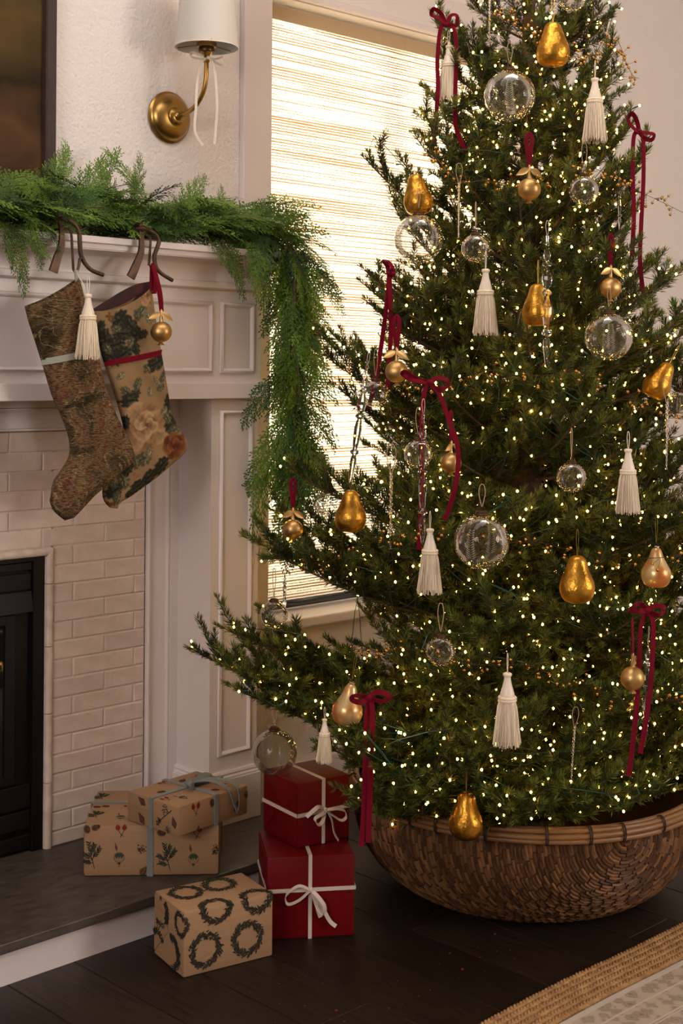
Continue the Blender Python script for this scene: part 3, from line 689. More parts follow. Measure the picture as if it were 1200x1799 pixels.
# ------------------------------------------------------------------ cypress garland
def kite(p, d, w, l):
    d = unit(d); return [p, p + d * l * .45 + w * .5, p + d * l, p + d * l * .45 - w * .5]
def sprig_mesh(L, seed, matn, mode=0):
    r = random.Random(seed); V = []
    bend = r.uniform(0.9, 2.6)
    def leafline(p0, d, l, step=0.0050, size=0.0105, wd=0.0046):
        side = vec((-d[1], d[0], 0)); k = max(1, int(l / step))
        for i in range(k):
            p = p0 + d * (i * step); s = 1 if i % 2 else -1
            dd = unit(d + side * s * 0.45 + vec((0, 0, r.uniform(-.25, .25))))
            V.append(kite(p, dd, np.cross(dd, (0, 0, 1)) * wd + vec((0, 0, r.uniform(-.0008, .0008))), size))
        V.append(kite(p0 + d * l, d, side * wd, size))
    n = int(L / 0.0115)
    for i in range(n):
        t = (i + 0.5) / n; s = 1 if i % 2 else -1
        p = vec((t * L, 0, 0)); a = math.radians(r.uniform(26, 38)) * s
        d = vec((math.cos(a), math.sin(a), r.uniform(-.22, .22)))
        l = L * 0.36 * min(1, t / 0.18 + .25) * (1 - t) ** 0.75 + 0.006
        leafline(p, d, l)
        m = int(l / 0.0100)
        for j in range(1, m):
            u = j / m; s2 = 1 if j % 2 else -1
            a2 = a + math.radians(30) * s2
            d2 = vec((math.cos(a2), math.sin(a2), r.uniform(-.25, .25)))
            leafline(p + d * (u * l), d2, l * 0.42 * (1 - u) + 0.003)
    leafline(vec((0.2 * L, 0, 0)), vec((1, 0, 0)), L * 0.8)
    A = np.array(V).reshape(-1, 3)
    if mode == 0:
        A[:, 2] -= bend * A[:, 0] ** 2 + 0.9 * A[:, 1] ** 2
        A[:, 1] += r.uniform(-.6, .6) * A[:, 0] ** 2
    else:
        A[:, 1] -= mode * bend * .8 * A[:, 0] ** 2; A[:, 2] -= 1.2 * A[:, 1] ** 2 - .8 * A[:, 0] ** 2 * r.uniform(-1, 1)
    mb = MB(); k = len(V)
    mb.V = [A]; mb.F = [[4 * i, 4 * i + 1, 4 * i + 2, 4 * i + 3] for i in range(k)]; mb.M = [0] * k; mb.n = 4 * k
    S = np.array([(x, 0, -bend * x * x) if mode == 0 else (x, -mode * bend * .8 * x * x, 0) for x in np.linspace(0, L * .9, 7)])
    mb.tube(S, np.linspace(0.0016, 0.0006, 7), 4, 1)
    return mb.mesh('sprig', [matn, 'cedar_stem'])
SPR = [sprig_mesh(L, 40 + i, 'cedar_leaf' if i % 3 else 'cedar_leaf_dark') for i, L in enumerate((0.15, 0.18, 0.20, 0.23, 0.26, 0.17, 0.21, 0.24))]
SIDE = {s: [sprig_mesh(L, 70 + i + 10 * s, 'cedar_leaf' if i % 4 else 'cedar_leaf_dark', s) for i, L in enumerate((0.15, 0.18, 0.21, 0.25))] for s in (1, -1)}
def frame(d, nrm):
    x = Vector(unit(d)); z = Vector(nrm); z = (z - x * z.dot(x)).normalized(); y = z.cross(x)
    return Matrix((x, y, z)).transposed().to_4x4()
ga = thing('cypress_garland', 'fresh green cypress garland draped along the mantel and down its end', 'garland', (1.9, 2.62, 1.4865))
go = vec((1.9, 2.62, 1.4865))
rg = random.Random(5)
def put_sprig(p, d, nrm, sc=1.0, which=None):
    M = frame(d, nrm); M = Matrix.Translation(Vector(vec(p) - go)) @ M @ Matrix.Scale(sc, 4)
    inst('sprig', SPR[which if which is not None else rg.randrange(len(SPR))], ga, M)
def put_side(p, d, sc=1.0, which=None, sw=0.5):
    """a frond showing its flat side to the room, drooping under its weight"""
    d = unit(d); nrm = vec((rg.uniform(-sw, sw) - .25, -1, rg.uniform(-.1, .6)))
    M = Matrix.Translation(Vector(vec(p) - go)) @ frame(d, nrm) @ Matrix.Scale(sc, 4)
    inst('sprig', SIDE[1 if d[0] > 0 else -1][which if which is not None else rg.randrange(4)], ga, M)
MB().tube(smooth_path([(1.15, 2.64, 1.51), (1.5, 2.63, 1.515), (1.9, 2.64, 1.52), (2.2, 2.60, 1.52), (2.29, 2.515, 1.485), (2.27, 2.485, 1.40), (2.262, 2.485, 1.25), (2.275, 2.485, 1.05), (2.24, 2.485, 0.84)], 8), 0.006, 7).build('stem', 'cedar_stem', ga, smooth=True)
for i in range(84):        # lying along the shelf
    x = 1.16 + 1.12 * i / 84 + rg.uniform(-.02, .02)
    sgn = 1 if rg.random() < 0.68 else -1
    put_sprig((x, rg.uniform(2.56, 2.68), rg.uniform(1.505, 1.575)), (sgn, rg.uniform(-.40, .05), rg.uniform(0.15, .75)), (rg.uniform(-.3, .3), rg.uniform(-.9, .1), 1), rg.uniform(.8, 1.05))
for i in range(96):        # fronds leaning out to the room
    x = 1.16 + 1.10 * i / 96 + rg.uniform(-.02, .02)
    sgn = 1 if rg.random() < 0.7 else -1
    put_side((x, rg.uniform(2.54, 2.64), rg.uniform(1.505, 1.555)), (sgn, rg.uniform(-.5, 0), rg.uniform(.0, .75)), rg.uniform(.65, .95))
for i in range(58):        # spilling over the front edge
    x = 1.16 + 1.14 * i / 58 + rg.uniform(-.015, .015)
    low = 0.10 if 1.60 < x < 2.02 else 0.30
    put_sprig((x, rg.uniform(2.55, 2.61), rg.uniform(1.52, 1.575)), (rg.uniform(-.5, .95), rg.uniform(-.75, -.3), rg.uniform(-.02, .35) if low < .2 else rg.uniform(-.25, .25)), (rg.uniform(-.4, .4), -.5, 1), rg.uniform(.55, .8) if low < .2 else rg.uniform(.75, 1.0), rg.choice((0, 1, 2, 5)) if low < .2 else None)
for (x, z, dx, dz, s) in ((1.57, 1.54, -.45, .8, .55), (1.63, 1.55, .3, .5, .7), (1.70, 1.56, .2, .9, .62), (1.735, 1.56, .55, .75, .75), (1.82, 1.57, .12, 1., .62), (1.845, 1.56, -.1, 1., .62), (1.86, 1.57, .2, .9, .5),
                          (1.93, 1.57, -.55, .8, .6), (2.01, 1.56, .5, .6, .66), (2.09, 1.55, .7, .5, .6), (2.13, 1.54, .2, .7, .45), (2.19, 1.54, .75, .35, .7)):
    put_sprig((x, 2.62 + rg.uniform(-.03, .04), z), (dx, rg.uniform(-.3, -.02), dz), (0.2, -1, .3), s, rg.choice((1, 2, 4, 7)))
for (p, d, s, w) in (((1.47, 2.515, 1.50), (.75, -.15, -.75), .62, 3), ((1.55, 2.512, 1.50), (.42, -.1, -.9), .45, 2), ((1.50, 2.51, 1.49), (.9, -.1, -.35), .55, 1), ((1.585, 2.512, 1.50), (.35, -.1, -.6), .42, 0),
                     ((2.02, 2.512, 1.50), (.8, -.1, -.45), .7, 1), ((2.06, 2.51, 1.50), (.6, -.1, -.7), .7, 2), ((2.14, 2.51, 1.50), (.5, -.1, -.9), .75, 2), ((2.19, 2.51, 1.50), (.3, -.1, -1), .7, 1)):
    put_side(p, d, s, w)
for (d, s, w) in (((1, .15, .22), .95, 6), ((1, -.1, .02), .95, 3), ((.9, -.2, -.25), .9, 4), ((.9, .1, .12), .7, 1)):
    put_sprig((2.24, 2.54, 1.535), d, (0, -.3, 1), s, w)
tailp = smooth_path([(2.26, 2.52, 1.52), (2.30, 2.498, 1.45), (2.27, 2.485, 1.34), (2.262, 2.485, 1.22), (2.275, 2.485, 1.08), (2.262, 2.485, .98)], 14)
for i in range(66):
    p = tailp[min(len(tailp) - 1, int(i / 66 * len(tailp)))]
    a = rg.gauss(0.05, 0.36) + (0.25 if i < 14 else 0)
    if rg.random() < 0.14: a -= 0.5
    d = vec(RT) * math.sin(a) + vec((0, 0, -1)) * math.cos(a) + vec(FW) * rg.uniform(-.28, .12)
    q_ = p + vec((rg.uniform(-.02, .02), rg.uniform(-.02, .01), 0))
    if i % 3: put_side(q_, d, rg.uniform(.72, 1.0), None, .7)
    else: put_sprig(q_, d, -vec(FW) + vec(RT) * rg.uniform(-.5, .5) + vec((0, 0, .4)), rg.uniform(.72, 1.02))
for i in range(5):
    put_sprig((2.26 + rg.uniform(-.01, .01), 2.485, 0.99 - 0.022 * i), vec(RT) * rg.uniform(-.22, .12) + vec((0, 0, -1)), -vec(FW), rg.uniform(.7, .9))

# ------------------------------------------------------------------ stocking holders
def flat_bar(pts, w0, w1, y, th):
    P = smooth_path([(x, y, z) for x, z in pts], 8)
    return MB().ribbon(P, (1, 0, 0), np.linspace(w0, w1, len(P)), th / 2)
def holder(label, flat, rod, arm, fork, scroll, base_x):
    h = thing('stocking_holder', label, 'hook', (base_x, 2.60, 1.4865), group='iron stocking holders on the mantel')
    MB().box(base_x - 0.045, base_x + 0.055, 2.535, 2.66, 1.4867, 1.4925, ch=0.002).build('base_plate', 'iron_bronze', h)
    P = [(flat[0][0], 2.56, 1.497)] + [(x, 2.503, z) for x, z in flat]
    P = smooth_path(P, 8)
    MB().ribbon(P, (1, 0, 0), np.concatenate([np.linspace(0.0105, 0.0115, len(P) // 2), np.linspace(0.0115, 0.0205, len(P) - len(P) // 2)]), 0.0030).build('flat_strap', 'iron_bronze', h, smooth=True, angle=60)
    P = smooth_path([(rod[0][0], 2.56, 1.494)] + [(x, 2.505, z) for x, z in rod], 8)
    MB().tube(P, 0.0028, 8).build('rod', 'iron_bronze', h, smooth=True)
    P = smooth_path([(arm[0][0], 2.56, 1.499)] + [(x, 2.492, z) for x, z in arm], 8)
    MB().tube(P, np.concatenate([np.full(len(P) // 2, 0.0050), np.linspace(0.0050, 0.0044, len(P) - len(P) // 2)]), 9).build('curved_arm', 'iron_bronze', h, smooth=True)
    MB().tube(smooth_path([(x, 2.49, z) for x, z in fork], 8), 0.0032, 8).build('hook_tip', 'iron_bronze', h, smooth=True)
    MB().tube(smooth_path([(x, 2.57, z) for x, z in scroll], 8), 0.0032, 8).build('scroll', 'iron_bronze', h, smooth=True)
holder('dark iron branch stocking holder above the brown chenille stocking',
       [(1.6069, 1.5208), (1.6141, 1.4988), (1.616, 1.4778), (1.6145, 1.4536), (1.6059, 1.4319), (1.5957, 1.4013)],
       [(1.6194, 1.4930), (1.6336, 1.4940), (1.6408, 1.4857), (1.6439, 1.4495), (1.6468, 1.4102)],
       [(1.6078, 1.5138), (1.6272, 1.5108), (1.6432, 1.5015), (1.6523, 1.4856), (1.6543, 1.4614), (1.657, 1.4404), (1.6672, 1.4228), (1.6854, 1.4086), (1.7147, 1.4003)],
       [(1.6369, 1.4089), (1.6423, 1.4032), (1.6476, 1.4065), (1.6511, 1.4188), (1.6528, 1.4295), (1.6563, 1.4343)],
       [(1.665, 1.495), (1.7097, 1.5038), (1.7207, 1.5125), (1.7225, 1.5267), (1.7168, 1.5388)], 1.635)
holder('dark iron branch stocking holder above the floral stocking',
       [(1.8167, 1.5193), (1.8207, 1.5054), (1.8229, 1.4802), (1.8212, 1.4548), (1.8098, 1.4288), (1.7947, 1.3996)],
       [(1.8305, 1.4966), (1.8442, 1.4944), (1.8494, 1.4853), (1.8473, 1.4565), (1.8448, 1.4292)],
       [(1.8084, 1.5081), (1.8331, 1.5066), (1.852, 1.4995), (1.8626, 1.4851), (1.8585, 1.4695), (1.8503, 1.4486), (1.8547, 1.4269), (1.8696, 1.4124), (1.9016, 1.3977)],
       [(1.838, 1.428), (1.843, 1.4215), (1.848, 1.425), (1.8505, 1.437), (1.8515, 1.445)],
       [(1.8449, 1.5150), (1.8235, 1.5061), (1.8002, 1.5059), (1.7867, 1.5176)], 1.835)

# ------------------------------------------------------------------ stockings
def resample(pts, n):
    P = smooth_path([(x, 0, z) for x, z in pts], 12)
    s = np.concatenate([[0], np.cumsum(np.linalg.norm(np.diff(P, axis=0), axis=1))]); s /= s[-1]
    q = np.linspace(0, 1, n)
    return np.stack([np.interp(q, s, P[:, 0]), np.interp(q, s, P[:, 2])], 1)
def stocking(name, label, Lp, Rp, y, th, rows, cols, sag, matn, loc):
    root = thing(name, label, 'stocking', loc)
    Lq, Rq = resample(Lp, rows), resample(Rp, rows)
    s = np.linspace(0, 1, cols); bul = np.sqrt(np.clip(1 - (2 * s - 1) ** 2, 0, 1)) ** 0.8
    G = np.zeros((rows, 2 * cols - 2, 3))
    for i in range(rows):
        q = i / (rows - 1); end = min(1, (1 - q) * 14) ** 0.5 if q > 0.9 else 1
        puff = th * (0.75 + 0.35 * math.sin(PI * min(1, q * 1.1))) * end
        wob = 1 + 0.10 * np.sin(9 * s + 14 * q) * np.sin(6 * q + 1)
        dz = -sag * 4 * s * (1 - s) * math.exp(-q * 16)
        X = Lq[i, 0] + (Rq[i, 0] - Lq[i, 0]) * s; Zc = Lq[i, 1] + (Rq[i, 1] - Lq[i, 1]) * s + dz
        G[i, :cols, 0] = X; G[i, :cols, 1] = y - puff * bul * wob; G[i, :cols, 2] = Zc
        G[i, cols:, 0] = X[-2:0:-1]; G[i, cols:, 1] = y + puff * 0.8 * bul[-2:0:-1]; G[i, cols:, 2] = Zc[-2:0:-1]
    mb = MB().grid(G, cv=True)
    k = 2 * cols - 2
    mb.F.append([(rows - 1) * k + j for j in range(k)]); mb.M.append(0)
    body = mb.build('sock_body', matn, root, smooth=True)
    def surf(qs, s_, off):
        """point on the front: qs = (row share left, row share right)"""
        out = []
        for t in s_:
            a = Lq[int(qs[0] * (rows - 1))]; c = Rq[int(qs[1] * (rows - 1))]
            q = qs[0] + (qs[1] - qs[0]) * t
            pf_ = th * (0.75 + 0.35 * math.sin(PI * min(1, q * 1.1))) * (1 + 0.10 * math.sin(9 * t + 14 * q) * math.sin(6 * q + 1))
            out.append((a[0] + (c[0] - a[0]) * t, y - pf_ * max(0, 1 - (2 * t - 1) ** 2) ** 0.4 - off, a[1] + (c[1] - a[1]) * t))
        return np.array(out)
    return root, body, surf, Lq, Rq
SA_L = [(1.5101, 1.3246), (1.5198, 1.2922), (1.5335, 1.2574), (1.5543, 1.2012), (1.5767, 1.1396), (1.5919, 1.1121), (1.6104, 1.0729), (1.6198, 1.0415), (1.6185, 1.013), (1.602, 0.9878), (1.5807, 0.9604), (1.5755, 0.9324), (1.5736, 0.9197), (1.5848, 0.8984), (1.6106, 0.878)]
SA_R = [(1.6403, 1.3897), (1.649, 1.3708), (1.6608, 1.3278), (1.6771, 1.2798), (1.6966, 1.207), (1.7110, 1.1590), (1.7280, 1.120), (1.7440, 1.0880), (1.7679, 1.053), (1.7863, 1.0146), (1.7816, 0.9905), (1.7491, 0.9704), (1.714, 0.9455), (1.6779, 0.9211), (1.6334, 0.8821)]
sa, body, surf, Lq, Rq = stocking('christmas_stocking', 'brown and moss chenille tapestry stocking with sage cuff trim', SA_L, SA_R, 2.475, 0.019, 120, 28, 0.008, 'chenille', (1.6424, 2.49, 1.41))
P = surf((0.245, 0.265), np.linspace(0, 1, 22), 0.0014); MB().ribbon(P, (0.25, 0, 1), 0.0135, 0.0014).build('cuff_trim', 'sage_trim', sa, smooth=True, angle=60)
MB().ribbon(smooth_path([(1.636, 2.472, 1.372), (1.638, 2.480, 1.398), (1.643, 2.488, 1.406), (1.648, 2.495, 1.400), (1.646, 2.482, 1.375)], 8), (1, 0, 0.1), 0.009, 0.001).build('hang_loop', 'sage_trim', sa, smooth=True, angle=60)
SB_L = [(1.6927, 1.322), (1.7033, 1.2807), (1.7169, 1.2354), (1.7275, 1.2047), (1.7488, 1.154), (1.7688, 1.1016), (1.7798, 1.0577), (1.7771, 1.0203), (1.7593, 0.9836), (1.7386, 0.9573), (1.7254, 0.9382), (1.7279, 0.9121), (1.7437, 0.8938)]
SB_R = [(1.8509, 1.3847), (1.8609, 1.3228), (1.8791, 1.2327), (1.8925, 1.1713), (1.9008, 1.1315), (1.9076, 1.098), (1.9305, 1.064), (1.9503, 1.0375), (1.9538, 1.0218), (1.9441, 1.004), (1.9118, 0.982), (1.8674, 0.9533), (1.8055, 0.9199), (1.7706, 0.9033), (1.7647, 0.8906)]
sb, body, surf, Lq, Rq = stocking('christmas_stocking', 'tan floral tapestry stocking with dark leaves and burgundy trim', SB_L, SB_R, 2.503, 0.017, 250, 76, 0.017, 'floral_tapestry', (1.8448, 2.51, 1.44))
# dye of the printed flowers, laid out on the cloth (x, z of the cloth in metres)
me = body.data; nv = len(me.vertices)
co = np.empty(nv * 3); me.vertices.foreach_get('co', co); co = co.reshape(-1, 3) + ORG[sb.name]
X, Zc = co[:, 0], co[:, 2]
def vn(x, z, f, sd):
    return (np.sin(f * x + 1.7 * sd + 1.3 * np.sin(f * .7 * z + sd)) + np.sin(f * 1.13 * z + 2.1 * sd + 1.1 * np.sin(f * .8 * x - sd)) + np.sin(f * 1.9 * (x + z) + sd)) / 3
base = vec((0.33, 0.205, 0.100))
C = base * (1 + 0.18 * vn(X, Zc, 60, 1)[:, None] + 0.10 * vn(X, Zc, 900, 2)[:, None])
def pxz(px, py):   # stocking print read off in steps of 1.24 mm from the cuff corner
    return 1.6927 + (px - 167) * 0.00150, 1.322 - (py - 546) * 0.001252 + (px - 167) * 0.00006
def blob(px, py, r, col, lobes=0, depth=0.25, sx=1.0, rot=0.0, fuzz=0.05, sd=0.0, grad=0.0, vein=0.0):
    """one dyed petal or leaf; grad lightens it towards the edge, vein draws dark ribs"""
    global C
    cx, cz = pxz(px, py); R_ = r * 0.00135
    dx, dz = X - cx, Zc - cz
    u = (dx * math.cos(rot) + dz * math.sin(rot)) / sx; v = -dx * math.sin(rot) + dz * math.cos(rot)
    d = np.hypot(u, v); an = np.arctan2(v, u)
    rad = R_ * (1 + (depth * np.cos(lobes * an + sd) if lobes else 0) + fuzz * vn(X * 3, Zc * 3, 160, sd))
    k = np.clip((rad - d) / (R_ * 0.16), 0, 1)
    q = np.clip(d / np.maximum(rad, 1e-6), 0, 1)
    tex = (1 - grad) + 2 * grad * q ** 1.5 + 0.16 * vn(X, Zc, 420, sd + 3)
    if vein: tex = tex + vein * np.sin(an * 11 + sd + 3 * q) * (0.3 + q)
    C = C * (1 - k[:, None]) + (vec(col) * np.clip(tex, 0.15, 2.2)[:, None]) * k[:, None]
DK, GN, OL = (0.026, 0.024, 0.014), (0.090, 0.082, 0.042), (0.17, 0.14, 0.075)
PK, RO, RD, RU = (0.42, 0.255, 0.125), (0.31, 0.165, 0.075), (0.15, 0.062, 0.030), (0.20, 0.065, 0.022)
def rose(px, py, r, sd, lo=RO, hi=PK, core=RD):
    for i in range(7):
        a = sd + i * 0.8976; blob(px + r * .62 * math.cos(a), py + r * .58 * math.sin(a), r * .50, lo if i % 2 else hi, 2, .08, 1.1, a, .06, i, .38)
    for i in range(5):
        a = sd + .4 + i * 1.2566; blob(px + r * .28 * math.cos(a), py + r * .28 * math.sin(a), r * .36, hi if i % 2 else lo, 2, .10, 1.15, a + .6, .06, i, .42)
    blob(px - r * .05, py + r * .05, r * .17, core, 3, .25, 1.2, sd, .1, 1)
def lf(px, py, r, rot, col=DK, sx=1.6, lob=0):
    blob(px, py, r * .98, col, 9, .09, sx, rot, .14, px % 5, .15, .10)
    blob(px + r * .2, py, r * .5, tuple(2.4 * c for c in col), 7, .35, sx, rot, .3, (px + 1) % 5, .2, .5)
    blob(px, py, r * .16, tuple(.6 * c for c in col), 0, 0, sx * 4.2, rot, .1, 0)
for a in ((210, 562, 14, .9), (228, 572, 14, 2.4), (216, 586, 13, 0.), (236, 590, 11, 1.), (186, 596, 14, 1.9), (200, 606, 14, .2), (196, 626, 13, 2.6), (216, 622, 13, .6), (236, 612, 9, 2.0), (178, 574, 8, 1.2), (250, 588, 8, .4)): lf(*a)
for a in ((204, 578, 7, .3, GN), (228, 602, 7, 1.2, GN), (190, 612, 7, 2.2, GN), (248, 548, 9, .7, GN), (262, 560, 9, 2.2, OL), (240, 555, 7, 1.8, GN)): lf(*a)
rose(262, 518, 19, .3); blob(192, 556, 6, RU, 4, .35); blob(198, 562, 4, GN, 3, .4)
for a in ((276, 640, 13, .42, DK, 2.4), (234, 694, 9, .5), (222, 688, 8, 2.5, GN), (240, 676, 8, 1.2, GN), (228, 704, 14, .1, DK, 1.25), (290, 664, 7, .9, GN, 2.2), (276, 672, 6, 2.3, OL, 2.0), (284, 684, 6, .4, GN, 2.), (258, 650, 6, 2.4, GN), (212, 660, 6, .8, OL), (262, 690, 6, 1.5, OL)): lf(*a)
rose(256, 752, 43, .55); rose(258, 748, 20, 1.4, RO, (0.46, 0.30, 0.155))
for a in ((300, 712, 11, 1.35), (304, 748, 13, .9), (296, 738, 9, 2.2, GN), (310, 762, 10, .3, GN), (224, 742, 8, 1.7), (290, 726, 7, .6, OL)): lf(*a)
rose(310, 790, 22, 1.1, (0.15, 0.04, 0.016), (0.24, 0.085, 0.028), (0.09, 0.02, 0.012)); blob(328, 774, 7, RU, 4, .3)
for a in ((254, 808, 13, .3, GN, 1.3), (262, 798, 8, 1.1, OL, 1.4), (238, 812, 9, 2.0, GN), (286, 824, 13, .8), (264, 842, 12, .7), (244, 856, 11, .5), (218, 842, 12, 1.9, GN, 1.5), (203, 860, 12, .5), (208, 874, 8, 1.4, GN), (226, 824, 9, .9), (232, 868, 8, .4), (200, 846, 7, 2.4, GN)): lf(*a)
blob(196, 884, 7, RU, 3, .3, 1.2, .2); blob(240, 838, 6, RO, 3, .3, 1.2, .2)
C = np.clip(C * 0.80, 0, 1)
ca = me.color_attributes.new('dye', 'FLOAT_COLOR', 'POINT')
ca.data.foreach_set('color', np.concatenate([C, np.ones((nv, 1))], 1).astype(np.float32).ravel())
P = surf((0.255, 0.245), np.linspace(0, 1, 24), 0.0012); MB().ribbon(P, (0.25, 0, 1), 0.0125, 0.0016).build('cuff_trim', 'red_velvet', sb, smooth=True, angle=60)
# dark lining seen above the dipped front edge
lt = smooth_path([(1.6935, 0, 1.3225), (1.7333, 0, 1.3430), (1.7781, 0, 1.3675), (1.8162, 0, 1.3850), (1.8505, 0, 1.3930)], 6)
G = []
for p in lt:
    t_ = (p[0] - 1.6935) / 0.157; bb = 0.013 * max(0, 1 - (2 * t_ - 1) ** 2) ** 0.5
    G.append([(p[0], 2.503 + bb + 0.0022, p[2] - 0.045), (p[0], 2.503 + bb + 0.0022, p[2]), (p[0], 2.503 + bb - 0.0005, p[2] + 0.0006), (p[0], 2.503 + bb - 0.002, p[2]), (p[0], 2.503 + bb - 0.002, p[2] - 0.045)])
MB().grid(np.array(G)).build('lining', 'stocking_lining', sb, smooth=True, angle=60)
MB().ribbon(smooth_path([(1.846, 2.495, 1.372), (1.842, 2.490, 1.405), (1.8395, 2.485, 1.4265), (1.843, 2.483, 1.4195), (1.850, 2.487, 1.395), (1.853, 2.494, 1.366)], 8), (1, 0, 0.1), 0.010, 0.001).build('hang_loop', 'red_velvet', sb, smooth=True, angle=60)

# ------------------------------------------------------------------ wrapped gifts
PRN = ['print_green', 'print_dark', 'print_red', 'print_brown', 'print_umber', 'print_tan', 'print_sage']
def gift_root(label, corner, yaw, w, d, z):
    a = math.radians(yaw); cx = corner[0] + math.cos(a) * w / 2 - math.sin(a) * d / 2; cy = corner[1] + math.sin(a) * w / 2 + math.cos(a) * d / 2
    return thing('gift_box', label, 'gift', (cx, cy, z), a)
def unroll(w, d, h, eps):
    """(u, v) on the paper: v > 0 down the front, v < 0 back over the lid, u < 0 round the left end"""
    def f(u, v):
        if v < 0: return (max(min(u - w / 2, w / 2), -w / 2), -d / 2 - v, h + eps)
        if u < 0: return (-w / 2 - eps, -d / 2 - u, h - v)
        if u > w: return (w / 2 + eps, -d / 2 + (u - w), h - v)
        return (u - w / 2, -d / 2 - eps, h - v)
    return f
class Print:
    def __init__(self, w, d, h): self.mb, self.w, self.d, self.h, self.k = MB(), w, d, h, 0
    def poly(self, pts, m):
        f = unroll(self.w, self.d, self.h, 0.0005 + 0.00008 * (self.k % 9)); self.k += 1
        pts = [(u, min(v, self.h - .001)) for u, v in pts]
        self.mb.add([f(u, v) for u, v in pts], [list(range(len(pts)))], m)
    def leaf(self, u, v, a, l, wd, m):
        c, s = math.cos(a), math.sin(a)
        self.poly([(u, v), (u + c * l * .4 - s * wd / 2, v + s * l * .4 + c * wd / 2), (u + c * l, v + s * l), (u + c * l * .4 + s * wd / 2, v + s * l * .4 - c * wd / 2)], m)
    def ell(self, u, v, ru, rv, m, a=0, n=12):
        c, s = math.cos(a), math.sin(a)
        self.poly([(u + c * ru * math.cos(t) - s * rv * math.sin(t), v + s * ru * math.cos(t) + c * rv * math.sin(t)) for t in np.arange(n) * 2 * PI / n], m)
    def line(self, u0, v0, u1, v1, wd, m):
        l = math.hypot(u1 - u0, v1 - v0) or 1; nx, ny = -(v1 - v0) / l * wd / 2, (u1 - u0) / l * wd / 2
        self.poly([(u0 + nx, v0 + ny), (u1 + nx, v1 + ny), (u1 - nx, v1 - ny), (u0 - nx, v0 - ny)], m)
    def wreath(self, u, v, r, seed, a0=0.0, a1=2 * PI):
        q = random.Random(seed)
        for i in range(300):
            t = a0 + (a1 - a0) * i / 300; rr = r + q.uniform(-.17, .17) * r
            self.leaf(u + rr * math.cos(t), v + rr * math.sin(t), t + PI / 2 + q.uniform(-1.15, 1.15), r * q.uniform(.2, .34), r * .115, q.choice((0, 1, 1, 1, 4)))
        for i in range(9):
            t = PI / 2 + q.uniform(-1.2, 1.2) if i < 6 else q.uniform(0, 2 * PI)
            if a0 <= t <= a1: self.ell(u + r * math.cos(t) * q.uniform(.9, 1.1), v + r * math.sin(t) * q.uniform(.9, 1.1), r * .055, r * .055, 2, 0, 6)
        for s in (-1, 1): self.leaf(u + s * r * .02, v - r * 1.0, PI / 2 + s * -.25, r * .42, r * .13, 4)
    def sprig(self, u, v, sz, seed, a=0.0):
        """v is the middle; grows upwards"""
        q = random.Random(seed)
        def rot(x, y): return u + x * math.cos(a) - y * math.sin(a), v + x * math.sin(a) + y * math.cos(a)
        for (x0, y0, x1, y1) in ((.1, .5, 0, .1), (0, .2, -.12, -.48), (.0, .15, -.36, -.05), (.02, .15, .30, -.25), (-.05, .0, .1, -.38), (.04, .3, -.3, .22)):
            p, k_ = rot(x0 * sz, y0 * sz), rot(x1 * sz, y1 * sz)
            self.line(*p, *k_, sz * .025, 4)
            if y0 > .45: continue
            for i in range(11):
                t = .15 + .85 * i / 11; s = 1 if i % 2 else -1
                an = math.atan2(k_[1] - p[1], k_[0] - p[0])
                self.leaf(p[0] + (k_[0] - p[0]) * t, p[1] + (k_[1] - p[1]) * t, an + s * q.uniform(.4, .9), sz * .15, sz * .062, q.choice((0, 0, 1)))
    def bauble(self, u, v, sz):
        self.leaf(u - sz * .10, v - sz * .15, -PI / 2 - .18, sz * .42, sz * .12, 3)
        self.ell(u, v + .1 * sz, sz * .235, sz * .235, 4, 0, 18); self.ell(u, v + .1 * sz, sz * .22, sz * .22, 5, 0, 18)
        self.poly([(u - .2 * sz, v + .02 * sz), (u - .1 * sz, v - .09 * sz), (u + .1 * sz, v - .09 * sz), (u + .2 * sz, v + .02 * sz), (u + .1 * sz, v + .16 * sz), (u + .05 * sz, v + .05 * sz), (u, v + .16 * sz), (u - .05 * sz, v + .05 * sz), (u - .1 * sz, v + .16 * sz)], 0)
        self.ell(u, v + .36 * sz, sz * .06, sz * .05, 4); self.line(u, v + .36 * sz, u, v + .52 * sz, sz * .02, 3)
    def cone(self, u, v, sz, seed):
        q = random.Random(seed)
        for i in range(46):
            t = q.uniform(0, 2 * PI); rr = math.sqrt(q.random()) * .42
            self.leaf(u + rr * sz * math.cos(t) * .8, v + rr * sz * math.sin(t), q.uniform(0, PI), sz * .17, sz * .09, q.choice((4, 4, 1, 5)))
    def hips(self, u, v, sz):
        for s in (-1, 1):
            self.line(u + s * .22 * sz, v - .05 * sz, u + .03 * sz, v + .36 * sz, sz * .035, 4)
            self.ell(u + s * .24 * sz, v - .2 * sz, .17 * sz, .2 * sz, 2, .2 * s); self.leaf(u + s * .24 * sz, v - .36 * sz, -PI / 2 + s * .4, sz * .16, sz * .1, 4)
        self.line(u + .03 * sz, v + .33 * sz, u - .06 * sz, v + .5 * sz, sz * .04, 4); self.line(u + .02 * sz, v + .3 * sz, u + .22 * sz, v + .42 * sz, sz * .035, 4)
    def nut(self, u, v, sz, a=0.3):
        self.ell(u, v, sz * .5, sz * .38, 3, a); self.ell(u + .06 * sz, v - .03 * sz, sz * .36, sz * .24, 4, a, 10); self.ell(u + .08 * sz, v - .05 * sz, sz * .28, sz * .17, 3, a, 10)
        self.line(u - .42 * sz * math.cos(a), v - .42 * sz * math.sin(a), u + .4 * sz * math.cos(a), v + .4 * sz * math.sin(a), sz * .05, 4)
